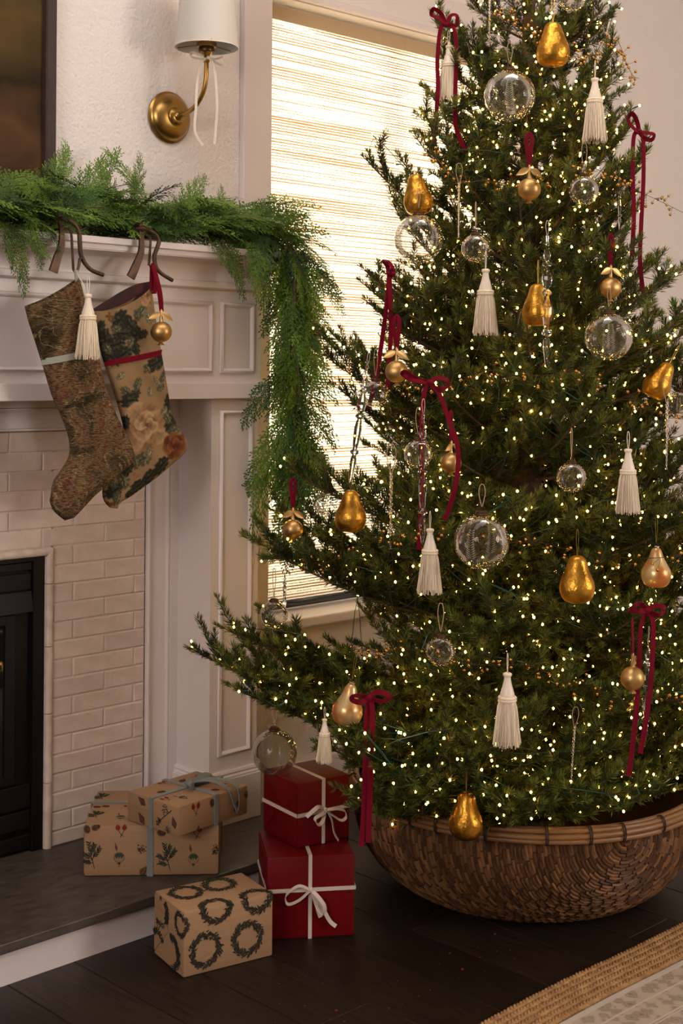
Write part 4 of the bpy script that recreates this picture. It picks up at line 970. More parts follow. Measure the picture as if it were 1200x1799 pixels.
    def husk(self, u, v, sz, a=0.8):
        self.leaf(u, v, a, sz, sz * .62, 3); self.leaf(u, v, a + .12, sz * .9, sz * .36, 4); self.leaf(u, v, a + .05, sz * .92, sz * .26, 3); self.leaf(u, v, a - .2, sz * .85, sz * .06, 4)
    def build(self, name, root): return self.mb.build(name, PRN, root, local=True)
class Motifs:
    """each printed motif becomes a part of its own"""
    NM = {'sprig': 'printed_sprig', 'bauble': 'printed_bauble', 'cone': 'printed_pinecone', 'hips': 'printed_rosehips', 'nut': 'printed_chestnut', 'husk': 'printed_husk', 'line': 'printed_twig'}
    def __init__(self, w, d, h, root): self.a, self.root = (w, d, h), root
    def __getattr__(self, k):
        def f(*a):
            q = Print(*self.a); getattr(q, k)(*a); q.build(Motifs.NM[k], self.root)
        return f
def paper_box(root, w, d, h, m, ch=0.004):
    mb = MB().box(-w / 2, w / 2, -d / 2, d / 2, 0, h, ch=ch)
    return mb.build('wrapped_box', m, root, smooth=True, local=True, angle=30)
def flap(root, pts, m, th=0.0009, w=0, side='left', off=0.0):
    """folded paper flap on the left end: pts in (p back from the front edge, z)"""
    x, p0 = w
    a = [(x - 0.0003 - off - (0.0004 if i == 1 else 0), p0 + p, z) for i, (p, z) in enumerate(pts)]
    c = [(q[0] - th, q[1], q[2]) for q in a]
    k = len(a)
    return MB().add(a + c, [list(range(k)), list(range(2 * k - 1, k - 1, -1))] + [[i, (i + 1) % k, k + (i + 1) % k, k + i] for i in range(k)]).build('folded_flap', m, root, local=True)
def bands(root, w, d, h, m, wd, across=None, along=None, girdle=None):
    t = 0.0021; e = 0.0003
    if across is not None:
        x = across
        MB().box(x - wd / 2, x + wd / 2, -d / 2 - t, -d / 2 - e, 0, h + t).box(x - wd / 2, x + wd / 2, -d / 2, d / 2, h + e, h + t).box(x - wd / 2, x + wd / 2, d / 2 + e, d / 2 + t, 0, h + t).build('ribbon_band', m, root, local=True)
    if along is not None:
        y = along; t2 = t + .0004
        MB().box(-w / 2 - t2, -w / 2 - e, y - wd / 2, y + wd / 2, 0, h + t2).box(-w / 2, w / 2, y - wd / 2, y + wd / 2, h + e, h + t2).box(w / 2 + e, w / 2 + t2, y - wd / 2, y + wd / 2, 0, h + t2).build('ribbon_band', m, root, local=True)
    if girdle is not None:
        z0 = girdle; t2 = t + .0004
        MB().box(-w / 2 - t2, w / 2 + t2, -d / 2 - t2, -d / 2 - e, z0 - wd / 2, z0 + wd / 2).box(-w / 2 - t2, -w / 2 - e, -d / 2 - t2, d / 2 + t2, z0 - wd / 2, z0 + wd / 2).box(w / 2 + e, w / 2 + t2, -d / 2 - t2, d / 2 + t2, z0 - wd / 2, z0 + wd / 2).box(-w / 2 - t2, w / 2 + t2, d / 2 + e, d / 2 + t2, z0 - wd / 2, z0 + wd / 2).build('ribbon_band', m, root, local=True)
def strand(root, name, pts, wv, w, m, th=0.0006):
    return MB().ribbon(smooth_path(pts, 7), wv, w, th).build(name, m, root, smooth=True, local=True, angle=60)

# kraft box printed with wreaths, on the floor
w, d, h = 0.202, 0.136, 0.129
g1 = gift_root('kraft paper gift printed with green wreaths, on the wood floor', (1.678, 2.148), -12.0, w, d, 0.0)
paper_box(g1, w, d, h, 'kraft_paper')
for i, (u, v) in enumerate(((0.048, 0.083), (0.143, 0.081), (0.072, 0.002), (0.166, -0.001), (0.050, -0.093), (0.128, -0.097), (-0.014, 0.028))):
    p = Print(w, d, h); p.wreath(u, v, 0.030 if i != 6 else 0.021, 60 + i); p.build('wreath_print', g1)
p = Print(w, d, h); p.wreath(-0.052, 0.096, 0.030, 71, -1.9, 1.4); p.wreath(-0.105, 0.03, 0.030, 72, -0.9, 2.2); p.wreath(-0.118, 0.105, 0.028, 73, -2.4, -0.6); p.build('wreath_print', g1)
W0 = (-w / 2, -d / 2)
flap(g1, [(0.002, 0.003), (0.068, 0.066), (0.134, 0.003)], 'kraft_paper', 0.0003, W0); flap(g1, [(0.134, 0.124), (0.066, 0.070), (0.134, 0.008)], 'kraft_paper', 0.0003, W0, off=0.0002)
# large botanical kraft box on the hearth
w, d, h = 0.296, 0.255, 0.112
g2 = gift_root('wide kraft gift printed with pine sprigs and baubles, on the hearth', (1.705, 2.538), -41.0, w, d, HZt)
paper_box(g2, w, d, h, 'kraft_paper', 0.007)
p = Motifs(w, d, h, g2)
U = lambda x: (x - 22) / 988 * w
Vv = lambda y: (y - 440) / 378 * h
p.nut(U(48), Vv(467), 0.019, 1.2); p.nut(U(112), Vv(452), 0.020, -.5); p.hips(U(295), Vv(478), 0.030); p.sprig(U(84), Vv(655), 0.060, 1); p.bauble(U(282), Vv(660), 0.050)
p.cone(U(442), Vv(612), 0.027, 2); p.husk(U(430), Vv(815), 0.028, -.9); p.sprig(U(632), Vv(675), 0.060, 3); p.nut(U(588), Vv(500), 0.020, .3); p.bauble(U(822), Vv(676), 0.050); p.hips(U(842), Vv(497), 0.030); p.cone(U(978), Vv(628), 0.027, 4)
for u, v, k in ((.018, -.075, 's'), (.016, -.205, 's'), (.075, -.06, 'b'), (.014, -.128, 'n'), (.034, -.132, 'n'), (.085, -.125, 'h'), (.09, -.2, 'b'), (.26, -.05, 'n'), (.272, -.12, 's'), (.26, -.2, 'h')):
    if k == 's': p.sprig(u, v, 0.05, int(u * 999))
    elif k == 'b': p.bauble(u, v, 0.042)
    elif k == 'n': p.nut(u, v, 0.019, .2)
    else: p.hips(u, v, 0.026)
for k_, (u, v) in enumerate(((w + .04, .05), (w + .12, .07), (w + .2, .04))): p.cone(u, v, 0.027, 20 + k_)
bands(g2, w, d, h, 'grey_velvet', 0.0135, across=-0.003, along=0.030)
# small botanical kraft box on top
w, d, h = 0.209, 0.166, 0.064
g3 = gift_root('flat kraft gift with grey velvet bow, stacked on the wide gift', (1.808, 2.334), 5.0, w, d, HZt + 0.112 + 0.0018)
paper_box(g3, w, d, h, 'kraft_paper', 0.0035)
p = Motifs(w, d, h, g3)
p.hips(.049, .016, .030); p.nut(.098, .014, .019, 1.3); p.husk(.165, .050, .032, -.9); p.nut(.204, .02, .018, 1.3); p.husk(.055, .072, .02, -1.4)
p.cone(-.043, .014, .025, 5); p.husk(-.105, .020, .03, -2.6); p.husk(-.010, .050, .028, -1.9); p.husk(-.108, .062, .032, -2.3); p.cone(-.034, .054, .024, 6); p.line(-.022, .012, -.062, .044, .0022, 4); p.sprig(-.062, .046, .022, 7)
p.nut(.045, -.105, .021, .2); p.hips(.018, -.06, .026); p.husk(.12, -.125, .03, -.5); p.bauble(.05, -.045, .04); p.nut(.135, -.028, .02, .8); p.husk(.165, -.06, .03, .8); p.cone(.18, -.13, .025, 8); p.hips(.09, -.15, .024)
bands(g3, w, d, h, 'grey_velvet', 0.012, across=0.006, along=0.004)
zt = h + 0.004
strand(g3, 'bow_loop', [(0.004, 0.004, zt), (-.012, -.012, zt + .018), (-.016, -.026, zt + .012), (-.004, -.022, zt + .004), (0.006, 0.0, zt + .004)], (0.5, 0.4, 0.75), 0.013, 'grey_velvet')
strand(g3, 'bow_loop', [(0.006, 0.004, zt), (.036, .006, zt + .008), (.062, .010, zt + .011), (.074, .004, zt + .006), (.060, -.006, zt + .003), (.020, 0.0, zt + .003)], (0.1, 0.8, 0.6), 0.011, 'grey_velvet')
strand(g3, 'bow_tail', [(0.006, 0.0, zt + .006), (.028, -.024, zt + .012), (.040, -.055, zt + .010), (.048, -.080, zt - .002), (.052, -.092, zt - .030), (.062, -.094, zt - .052)], (0.75, 0.5, 0.15), 0.0125, 'grey_velvet')
strand(g3, 'bow_tail', [(0.008, 0.002, zt + .006), (.044, -.014, zt + .010), (.066, -.044, zt + .009), (.074, -.076, zt + .002), (.071, -.091, zt - .022), (.064, -.094, zt - .050)], (0.75, 0.5, 0.15), 0.0115, 'grey_velvet')
MB().ball((0.004, 0.002, zt + .007), 0.008, 0, 10, 6, (1.2, 1.1, .9)).build('bow_knot', 'grey_velvet', g3, smooth=True, local=True)
# large red box on the floor
w, d, h = 0.187, 0.178, 0.174
g4 = gift_root('larger red gift with white ribbon, lower of the red stack', (1.915, 2.170), -35.3, w, d, 0.0)
paper_box(g4, w, d, h, 'red_paper', 0.005)
bands(g4, w, d, h, 'white_ribbon', 0.0078, across=-0.002, girdle=0.103)
flap(g4, [(0.004, h - .006), (0.085, 0.09), (d - .004, h - .006)], 'red_paper', 0.0008, (-w / 2, -d / 2))
y0 = -d / 2 - 0.004; zc = 0.103
strand(g4, 'bow_loop', [(-.002, y0, zc), (-.028, y0 - .006, zc + .012), (-.054, y0 - .006, zc - .006), (-.050, y0 - .003, zc - .026), (-.026, y0 - .005, zc - .018), (-.002, y0, zc)], (0.2, .85, .5), 0.0075, 'white_ribbon')
strand(g4, 'bow_loop', [(0.0, y0, zc), (.012, y0 - .010, zc - .010), (.026, y0 - .012, zc - .030), (.026, y0 - .008, zc - .048), (.014, y0 - .006, zc - .038), (.002, y0, zc - .004)], (0.8, .3, .3), 0.0085, 'white_ribbon')
strand(g4, 'bow_tail', [(.002, y0, zc - .002), (.014, y0 - .006, zc - .018), (.028, y0 - .008, zc - .045), (.040, y0 - .006, zc - .066), (.052, y0 - .008, zc - .076)], (0.8, .1, .35), 0.0085, 'white_ribbon')
strand(g4, 'bow_tail', [(.002, y0, zc - .002), (.008, y0 - .004, zc - .020), (.014, y0 - .006, zc - .042), (.019, y0 - .006, zc - .056)], (0.8, .1, .25), 0.008, 'white_ribbon')
MB().ball((-.001, y0, zc), 0.0062, 0, 10, 6, (1, .8, 1.1)).build('bow_knot', 'white_ribbon', g4, smooth=True, local=True)
# small red box on top
w, d, h = 0.137, 0.138, 0.138
g5 = gift_root('smaller red gift with white bow, on top of the red stack', (1.994, 2.163), -9.5, w, d, 0.1755)
paper_box(g5, w, d, h, 'red_paper', 0.004)
bands(g5, w, d, h, 'white_ribbon', 0.0078, across=-0.002, girdle=0.070)
W0 = (-w / 2, -d / 2)
flap(g5, [(0.002, h - .004), (0.070, 0.080), (0.002, 0.006)], 'red_paper', 0.0009, W0)
flap(g5, [(d - .002, h - .004), (0.070, 0.074), (d - .002, 0.006)], 'red_paper', 0.0004, W0)
y0 = -d / 2 - 0.004; zc = 0.072
strand(g5, 'bow_loop', [(0, y0, zc), (-.012, y0 - .010, zc - .003), (-.034, y0 - .014, zc - .008), (-.032, y0 - .020, zc - .020), (-.016, y0 - .014, zc - .018), (0, y0, zc)], (0.1, .85, .5), 0.0085, 'white_ribbon')
strand(g5, 'bow_loop', [(0, y0, zc), (.018, y0 - .008, zc + .002), (.044, y0 - .010, zc - .006), (.050, y0 - .008, zc - .022), (.036, y0 - .010, zc - .026), (.016, y0 - .006, zc - .012), (0, y0, zc)], (0.2, .85, .45), 0.0075, 'white_ribbon')
strand(g5, 'bow_tail', [(0, y0, zc), (-.020, y0 - .006, zc + .012), (-.038, y0 - .008, zc + .006), (-.052, y0 - .006, zc - .004)], (0.2, .6, .7), 0.009, 'white_ribbon')
strand(g5, 'bow_tail', [(.004, y0, zc), (.014, y0 - .006, zc - .022), (.020, y0 - .006, zc - .050), (.032, y0 - .006, zc - .070)], (0.8, .5, .1), 0.006, 'white_ribbon')
MB().ball((0, y0, zc), 0.0062, 0, 10, 6, (1, .8, 1.1)).build('bow_knot', 'white_ribbon', g5, smooth=True, local=True)

# ------------------------------------------------------------------ basket
TX, TY = 2.587, 2.016
bk = thing('tree_basket', 'wide round woven reed basket with bamboo rim holding the tree', 'basket', (TX, TY, 0))
prof = [(0.0, 0.002), (0.20, 0.002), (0.245, 0.004), (0.285, 0.016), (0.325, 0.042), (0.358, 0.076), (0.381, 0.112), (0.395, 0.150), (0.401, 0.190), (0.400, 0.226)]
pp = smooth_path([(r, 0, z) for r, z in prof], 5); pp = np.stack([pp[:, 0], pp[:, 2]], 1)
inner = [(r - 0.012, z + 0.006) for r, z in prof[::-1] if r > 0.1]
MB().lathe([tuple(q) for q in pp] + inner, (TX, TY, 0), 72).build('body', 'basket_base', bk, smooth=True)
seg = np.concatenate([[0], np.cumsum(np.linalg.norm(np.diff(pp, axis=0), axis=1))]); tot = seg[-1]
th0 = math.atan2(*(-vec(FW) * math.cos(0.42) + vec(RT) * math.sin(0.42))[1::-1])
def bsurf(s, t, off):
    """s along the girth, t down from the rim"""
    l = np.clip(tot - t, 0, tot); r = np.interp(l, seg, pp[:, 0]); z = np.interp(l, seg, pp[:, 1])
    dr = np.interp(l + .004, seg, pp[:, 0]) - np.interp(l - .004, seg, pp[:, 0]); dz = np.interp(l + .004, seg, pp[:, 1]) - np.interp(l - .004, seg, pp[:, 1])
    n = np.hypot(dr, dz) + 1e-9; r = r + dz / n * off; z = z - dr / n * off
    th = th0 + s / 0.38
    return np.stack([TX + r * np.cos(th), TY + r * np.sin(th), np.maximum(z, 0.0015)], -1)
VV, nd = [], 0; T0 = 0.004; smax = PI * 0.38
rr_ = random.Random(3)
for k in range(1, 190):
    rho = k * 0.0074; ln = 0.034; nn = max(4, int(2 * PI * rho / ln)); ph = rr_.random() * 6.28
    for j in range(nn):
        a0 = ph + 2 * PI * j / nn; a1 = a0 + 2 * PI / nn * 0.93; am = (a0 + a1) / 2
        sc_, tc_ = rho * math.cos(am), T0 + rho * math.sin(am)
        if abs(sc_) > smax or tc_ < 0.0 or tc_ > tot - 0.235: continue
        ji = rr_.uniform(-.0009, .0009); hgt = rr_.uniform(.0032, .0048)
        for a, hh in ((a0, .0006), (am, hgt), (a1, hgt * .8)):
            for rd, hf in ((-.0036, .0), (0, 1.), (.0036, .0)):
                VV.append((( rho + rd + ji) * math.cos(a), T0 + (rho + rd + ji) * math.sin(a), hh * hf + .0003))
        nd += 1
VV = np.array(VV); PV = bsurf(VV[:, 0], VV[:, 1], VV[:, 2])
mb = MB(); mb.V = [PV]; mb.n = len(PV)
for i in range(nd):
    o = 9 * i
    mb.F += [[o, o + 1, o + 4, o + 3], [o + 1, o + 2, o + 5, o + 4], [o + 3, o + 4, o + 7, o + 6], [o + 4, o + 5, o + 8, o + 7]]
mb.M = [0] * len(mb.F)
ro_ = tag(mb.build('woven_reeds', 'reed_tones', bk), kind='stuff')
tn = np.repeat(RNG.random(nd) ** 1.6, 9)[:, None]; cc = vec((0.066, 0.027, 0.0105)) * (1 - tn) + vec((0.235, 0.110, 0.043)) * tn
ca = ro_.data.color_attributes.new('dye', 'FLOAT_COLOR', 'POINT'); ca.data.foreach_set('color', np.concatenate([cc, np.ones((nd * 9, 1))], 1).astype(np.float32).ravel())
for r_, z_, q in ((0.409, 0.2285, .0066), (0.4115, 0.2395, .0066), (0.408, 0.2490, .0060), (0.397, 0.2510, .0060)):
    P = np.array([(TX + r_ * math.cos(a), TY + r_ * math.sin(a), z_ + 0.0012 * math.sin(3 * a + r_ * 900)) for a in np.linspace(0, 2 * PI, 97)])
    MB().tube(P, q, 8, cap=False).build('rim_strip', 'bamboo_rim', bk, smooth=True)
wm = MB()
for dz in (-.0022, .0022):
    wm.tube([(.0135 * math.cos(a) + 0.406, dz, .0185 * math.sin(a) + 0.2390) for a in np.linspace(0, 2 * PI, 15)], 0.0014, 5, cap=False)
wme = wm.mesh('rim_wrap', 'rim_wrap', True)
for k in range(26):
    inst('rim_wrap', wme, bk, Matrix.Rotation(k * 2 * PI / 26 + rr_.uniform(-.05, .05), 4, 'Z'))

# ------------------------------------------------------------------ rug
rug = thing('area_rug', 'faded patterned rug with braided jute border on the dark floor', 'rug', (2.7, 1.0, 0))
def wave(x): return 0.0045 * np.sin(3.4 * x + 0.6) + 0.003 * np.sin(9.1 * x + 1.0)
RX0, RX1, RY0 = 0.9, 4.55, -1.6
xs = np.linspace(RX0, RX1, 121)
G = np.array([[(x, RY0, 0.0), (x, RY0, 0.008), (x, 1.508 + wave(x), 0.008), (x, 1.508 + wave(x), 0.0)] for x in xs])
mb = MB().grid(G, flip=True); mb.build('patterned_field', 'rug_field', rug)
for yy, ww, hh in ((1.4995, .012, .0095), (1.452, .0045, .0086), (1.392, .0045, .0086), (1.385, .003, .0086)):
    P = np.array([(x, yy + wave(x), hh - .001) for x in xs]); MB().ribbon(P, (0, 1, 0), ww, .0008).build('binding_strip' if ww > .01 else 'border_line', 'rug_bind', rug)
dome = []
for a, hh in ((1.0, 0.0), (0.82, 0.6), (0.0, 1.0)):
    dome += [(a * math.cos(t), a * math.sin(t), hh) for t in np.arange(8) * PI / 4]
dome = np.array(dome); DF = []
for i in range(2):
    for j in range(8): DF.append([i * 8 + j, i * 8 + (j + 1) % 8, (i + 1) * 8 + (j + 1) % 8, (i + 1) * 8 + j])
for row in range(6):
    cen = []
    y_ = 1.514 + 0.0166 * (row + 0.5)
    n_ = int(3.4 / 0.0098)
    mb = MB(); VL = []
    for i in range(n_):
        x = 1.15 + i * 0.0098
        for s in (-1, 1):
            a = s * 0.62 + rr_.uniform(-.12, .12); q = dome * vec((0.0092, 0.0036, 0.0062 + rr_.uniform(-.001, .0012)))
            X_ = q[:, 0] * math.cos(a) - q[:, 1] * math.sin(a); Y_ = q[:, 0] * math.sin(a) + q[:, 1] * math.cos(a)
            VL.append(np.stack([X_ + x + (0.0049 if s > 0 else 0), Y_ + y_ + s * 0.0038 + wave(x), q[:, 2] + 0.004], 1))
    mb.V = [np.concatenate(VL)]; mb.n = len(mb.V[0]); k = len(VL)
    mb.F = [[c + 24 * i for c in f] for i in range(k) for f in DF]; mb.M = [0] * len(mb.F)
    mb.grid(np.array([[(x, y_ - .0083 + wave(x), 0), (x, y_ - .0083 + wave(x), .0045), (x, y_ + .0083 + wave(x), .0045), (x, y_ + .0083 + wave(x), 0)] for x in xs]), flip=True)
    tag(mb.build('jute_braid', 'jute', rug, smooth=True, angle=70), kind='stuff')
# red crumbs on the boards
mb = MB()
for i in range(34):
    cx, cy = rr_.gauss(2.06, .16), rr_.gauss(1.83, .09)
    if i > 22: cx, cy = rr_.uniform(1.5, 2.4), rr_.uniform(1.7, 2.1)
    s_ = rr_.uniform(.0012, .0024) * (1.6 if i < 3 else 1)
    if cy < 1.63: continue
    mb.ball((cx, cy, s_ * .5), s_, 0, 6, 3, (1.2, .8, .5))
tag(mb.build('berry_crumbs', 'crumb'), 'tiny red crumbs scattered on the dark floor before the basket', 'crumbs', None, 'stuff')

# ------------------------------------------------------------------ ornaments: one of each kind, then copies
def loop_line(mb, z0, z1, spread=0.006, r=0.0006, m=0, top=0.0):
    P = smooth_path([(-.0006, 0, z0), (-spread, 0, z0 + (z1 - z0) * .6), (-spread * .6, 0, z1 - .002), (top, 0, z1), (spread * .6, 0, z1 - .002), (spread, 0, z0 + (z1 - z0) * .6), (.0006, 0, z0)], 5)
    return mb.tube(P, r, 4, m)
PEAR = [(0.0, -0.90), (0.12, -0.955), (0.30, -0.98), (0.48, -0.93), (0.63, -0.78), (0.715, -0.56), (0.735, -0.34), (0.69, -0.10), (0.60, 0.12), (0.505, 0.34), (0.435, 0.54), (0.385, 0.72), (0.31, 0.87), (0.18, 0.96), (0.05, 0.975), (0.0, 0.96)]
def proto_pear(painted=False, stem=False):
    r = thing('pear_ornament', 'x', 'ornament'); s = 0.0445
    P = smooth_path([(a * (1.0 if b < 0 or not painted else 1 - .30 * b ** .7), 0, b) for a, b in PEAR], 3)
    fn = (lambda a, t: 1.0) if painted else (lambda a, t: 1 + 0.035 * math.sin(2 * a + 1 + 3 * t) + 0.022 * math.sin(3 * a + 6 * t + .5) + 0.012 * math.sin(7 * a + 9 * t))
    MB().lathe([(max(q[0], 0) * s, q[2] * s) for q in P], n=28, fn=fn).build('pear_body', 'painted_pear' if painted else 'gold_leaf', r, smooth=True, local=True)
    if painted:
        MB().lathe([(0, .040), (.0055, .040), (.006, .044), (.005, .047), (0, .047)], n=14).build('cap', 'crystal', r, smooth=True, local=True)
        MB().tube([(.0045 * math.cos(a), 0, .051 + .0045 * math.sin(a)) for a in np.linspace(0, 2 * PI, 13)], .0006, 4, cap=False).build('ring', 'copper_cap', r, local=True)
        loop_line(MB(), .054, .115, .003, .0004).build('thread', 'gold_thread', r, local=True)
    else:
        if stem: MB().tube(smooth_path([(0, 0, .041), (-.001, 0, .050), (.003, 0, .058)], 4), [.0022] + [.0013] * 7 + [.0018], 6).build('stem', 'spruce_bark', r, smooth=True, local=True)
        loop_line(MB(), .043, .092, .004, .0004).build('thread', 'gold_thread', r, local=True)
    return r
def sph(a, e, R): return vec((R * math.cos(e) * math.cos(a), R * math.cos(e) * math.sin(a), R * math.sin(e)))
def proto_glass(R, cap, kind, twine):
    r = thing('glass_ornament', 'x', 'ornament')
    prof = [(R * math.cos(e), R * math.sin(e) * (0.72 if kind == 'onion' else 1)) for e in np.linspace(-PI / 2, PI / 2 * 0.86, 22)]
    MB().lathe(prof, n=36).build('globe', 'blown_glass', r, smooth=True, local=True)
    zt = prof[-1][1]
    MB().lathe([(0, zt - .001), (cap, zt - .002), (cap * 1.12, zt + cap * .08), (cap * 1.05, zt + cap * .22), (cap * .92, zt + cap * .26), (cap * .95, zt + cap * .42), (cap * .8, zt + cap * .55), (0, zt + cap * .58)], n=22).build('cap', 'copper_cap', r, smooth=True, local=True, angle=40)
    zr = zt + cap * .58
    MB().tube([(cap * .36 * math.cos(a), 0, zr + cap * .36 + cap * .4 * math.sin(a)) for a in np.linspace(0, 2 * PI, 15)], .0006, 4, cap=False).build('ring', 'copper_cap', r, local=True)
    loop_line(MB(), zr + cap * .6, zr + twine, .006, .0008).build('twine_loop', 'twine', r, local=True)
    # etched leaves
    mb = MB(); q = random.Random(int(R * 9000))
    for a0 in ((-1.9, -0.5, 1.2, 2.6) if kind != 'crackle' else ()):
        mb = MB()
        for i in range(13):
            e = -0.55 + i * 0.085
            for s in (-1, 1):
                p0, p1 = sph(a0, e, R * 1.002), sph(a0 + s * .24 * (1 - i / 16), e + .13, R * 1.003)
                mid = unit(sph(a0 + s * .13, e + .04, 1)) * R * 1.003; m2 = unit(sph(a0 + s * .10, e + .085, 1)) * R * 1.003
                mb.add([p0, mid, p1, m2], [(0, 1, 2, 3)])
        mb.build('etched_frond', 'frost', r, local=True)
    if kind == 'crackle':
        for i in range(70):
            a, e = q.uniform(0, 6.28), q.uniform(-1.2, 1.1); an = q.uniform(0, 6.28); l = q.uniform(.12, .3)
            p0, p1 = sph(a, e, R * 1.002), sph(a + l * math.cos(an) / max(.3, math.cos(e)), e + l * math.sin(an), R * 1.002)
            t = unit(np.cross(p0, p1 - p0)) * R * .012; mb.add([p0 - t, p1, p0 + t], [(0, 1, 2)])
        tag(mb.build('crackle_pattern', 'frost', r, local=True), kind='stuff')
    return r
def leaf_blade(mb, base, d, n, l, w):
    d, n = unit(d), unit(n); sd = unit(np.cross(d, n)); G = []
    for t in np.linspace(0, 1, 7):
        ww = w / 2 * math.sin(PI * (0.06 + 0.94 * t) ** 0.85); c = vec(base) + d * l * t + n * (-.12 * l * t * t)
        G.append([c - sd * ww + n * ww * .35, c, c + sd * ww + n * ww * .35])
    G = np.array(G); mb.grid(G); mb.grid(G + n * .0008, flip=True)
def proto_pom():
    r = thing('pomegranate_ornament', 'x', 'ornament'); R = 0.0235
    MB().lathe([(R * math.cos(e), R * math.sin(e) * .98) for e in np.linspace(-PI / 2, PI / 2, 17)], n=26, fn=lambda a, t: 1 + .022 * math.cos(6 * a) * math.sin(PI * t)).build('fruit_body', 'gold_satin', r, smooth=True, local=True)
    MB().lathe([(.0025, -R * .95), (.0045, -R * 1.08), (.007, -R * 1.24)], n=24, fn=lambda a, t: 1 + t * .22 * math.cos(6 * a)).build('calyx', 'gold_satin', r, smooth=True, local=True)
    MB().tube(smooth_path([(0, 0, R * .9), (0, 0, R * 1.4), (.0006, 0, R * 1.75), (-.0004, 0, R * 2.15)], 4), [.0048, .0042, .0038, .0036, .0034, .0034, .0034, .0033, .0033, .0032, .0032, .0026, .0018], 8).build('stem', 'gold_satin', r, smooth=True, local=True)
    for s in (-1, 1):
        b = MB(); leaf_blade(b, (s * .002, -.002, R * 1.75), (s * .88, -.12, -.60 if s > 0 else -.42), (0, -.98, .2), .029, .0145); b.build('leaf', 'gold_satin', r, smooth=True, local=True)
    b = MB(); stroke(b, [(0, 0, R * 2.0), (-.004, -.001, R * 3.2), (-.006, 0, R * 4.4), (0, 0, R * 4.9), (.005, 0, R * 4.4), (.003, .001, R * 3.2), (0, 0, R * 2.0)], .008, .35); b.build('ribbon_loop', 'red_velvet', r, smooth=True, local=True, angle=60)
    return r
def proto_tassel():
    r = thing('tassel_ornament', 'x', 'ornament'); H = 0.066
    MB().lathe([(0, .061), (.0045, .0655), (.0076, .064), (.0080, .061), (.0066, .0585), (.0058, .0575)], n=18, fn=lambda a, t: 1 + .05 * math.cos(9 * a)).build('top_knob', 'cream_fringe', r, smooth=True, local=True)
    MB().lathe([(.0058, .0585), (.0062, .054), (.0076, .046), (.0104, .036), (.0126, .029), (.0134, .024), (.0128, .020)], n=22).build('satin_head', 'cream_silk', r, smooth=True, local=True)
    b = MB()
    for zz in (.0205, .0160): b.tube([(.0142 * math.cos(a), .0142 * math.sin(a), zz + .0006 * math.sin(22 * a)) for a in np.linspace(0, 2 * PI, 67)], .0029, 6, cap=False)
    b.build('corded_collar', 'cream_fringe', r, smooth=True, local=True)
    b = MB(); q = random.Random(4)
    b.lathe([(.0120, .016), (.0158, .004), (.0182, -.02), (.0196, -.056)], n=20)
    for i in range(150):
        a = 2 * PI * i / 150 + q.uniform(-.05, .05); rr = q.uniform(.90, 1.0); e = q.uniform(-.005, .004); tw = q.uniform(-.12, .12)
        P = [(rad * rr * math.cos(a + tw * t), rad * rr * math.sin(a + tw * t), z) for rad, z, t in ((.0138, .017, 0), (.0176, .004, .3), (.0206, -.022, .6), (.0236 + q.uniform(-.002, .003), -.0625 + e, 1))]
        b.tube(P, .0007, 3, cap=False)
    b.build('fringe', 'cream_fringe', r, smooth=True, local=True)
    loop_line(MB(), .064, .100, .0025, .0007).build('cord_loop', 'cream_silk', r, local=True)
    return r
def proto_icicle():
    r = thing('icicle_ornament', 'x', 'ornament')
    pr = [(0.0, .125), (.0018, .124), (.0016, .112), (.0026, .108), (.0016, .104), (.0032, .097), (.0046, .088), (.0040, .080), (.0022, .076), (.0062, .071), (.0066, .068), (.0024, .064), (.0042, .057), (.0064, .047), (.0066, .040), (.0054, .030), (.0030, .022), (.0062, .018), (.0064, .014), (.0028, .010), (.0044, .002), (.0056, -.010), (.0054, -.024), (.0042, -.042), (.0030, -.053), (.0062, -.058), (.0062, -.062), (.0026, -.066), (.0044, -.074), (.0046, -.084), (.0034, -.100), (.0016, -.118), (.0, -.125)]
    MB().lathe([(q * 1.5, z) for q, z in pr], n=8).build('spire', 'crystal', r, local=True)
    loop_line(MB(), .122, .152, .003, .0004).build('thread', 'cream_silk', r, local=True)
    return r
def proto_twist():
    r = thing('twisted_icicle', 'x', 'ornament'); b = MB()
    for ph in (0, PI):
        b.tube([(.0017 * (1 - .5 * t) * math.cos(ph + 44 * t), .0017 * (1 - .5 * t) * math.sin(ph + 44 * t), .055 - .11 * t) for t in np.linspace(0, 1, 90)], np.linspace(.0017, .0009, 90), 5)
    b.build('glass_twist', 'crystal', r, smooth=True, local=True)
    loop_line(MB(), .053, .095, .0065, .0006).build('twine_loop', 'twine', r, local=True)
    return r
PRO = {'pear': proto_pear(), 'pearstem': proto_pear(stem=True), 'paint': proto_pear(True), 'big': proto_glass(.053, .0125, 'ball', .05), 'onion': proto_glass(.046, .0105, 'onion', .06),
       'small': proto_glass(.0295, .0090, 'crackle', .062), 'pom': proto_pom(), 'tassel': proto_tassel(), 'ice': proto_icicle(), 'twist': proto_twist()}
BASE = {'pear': .0445, 'pearstem': .0445, 'paint': .0445, 'big': .053, 'onion': .046, 'small': .0295, 'pom': .0235, 'tassel': .066, 'ice': .125, 'twist': .055}
GRP = {'pear': 'gilded pear ornaments', 'pearstem': 'gilded pear ornaments', 'paint': 'painted glass pear ornaments', 'big': 'large clear glass balls', 'onion': 'large clear glass balls', 'small': 'small crackled glass balls',
       'pom': 'gold pomegranate ornaments', 'tassel': 'cream tassel ornaments', 'ice': 'crystal icicle ornaments', 'twist': 'thin twisted glass icicles'}
used = set(); ORN = []
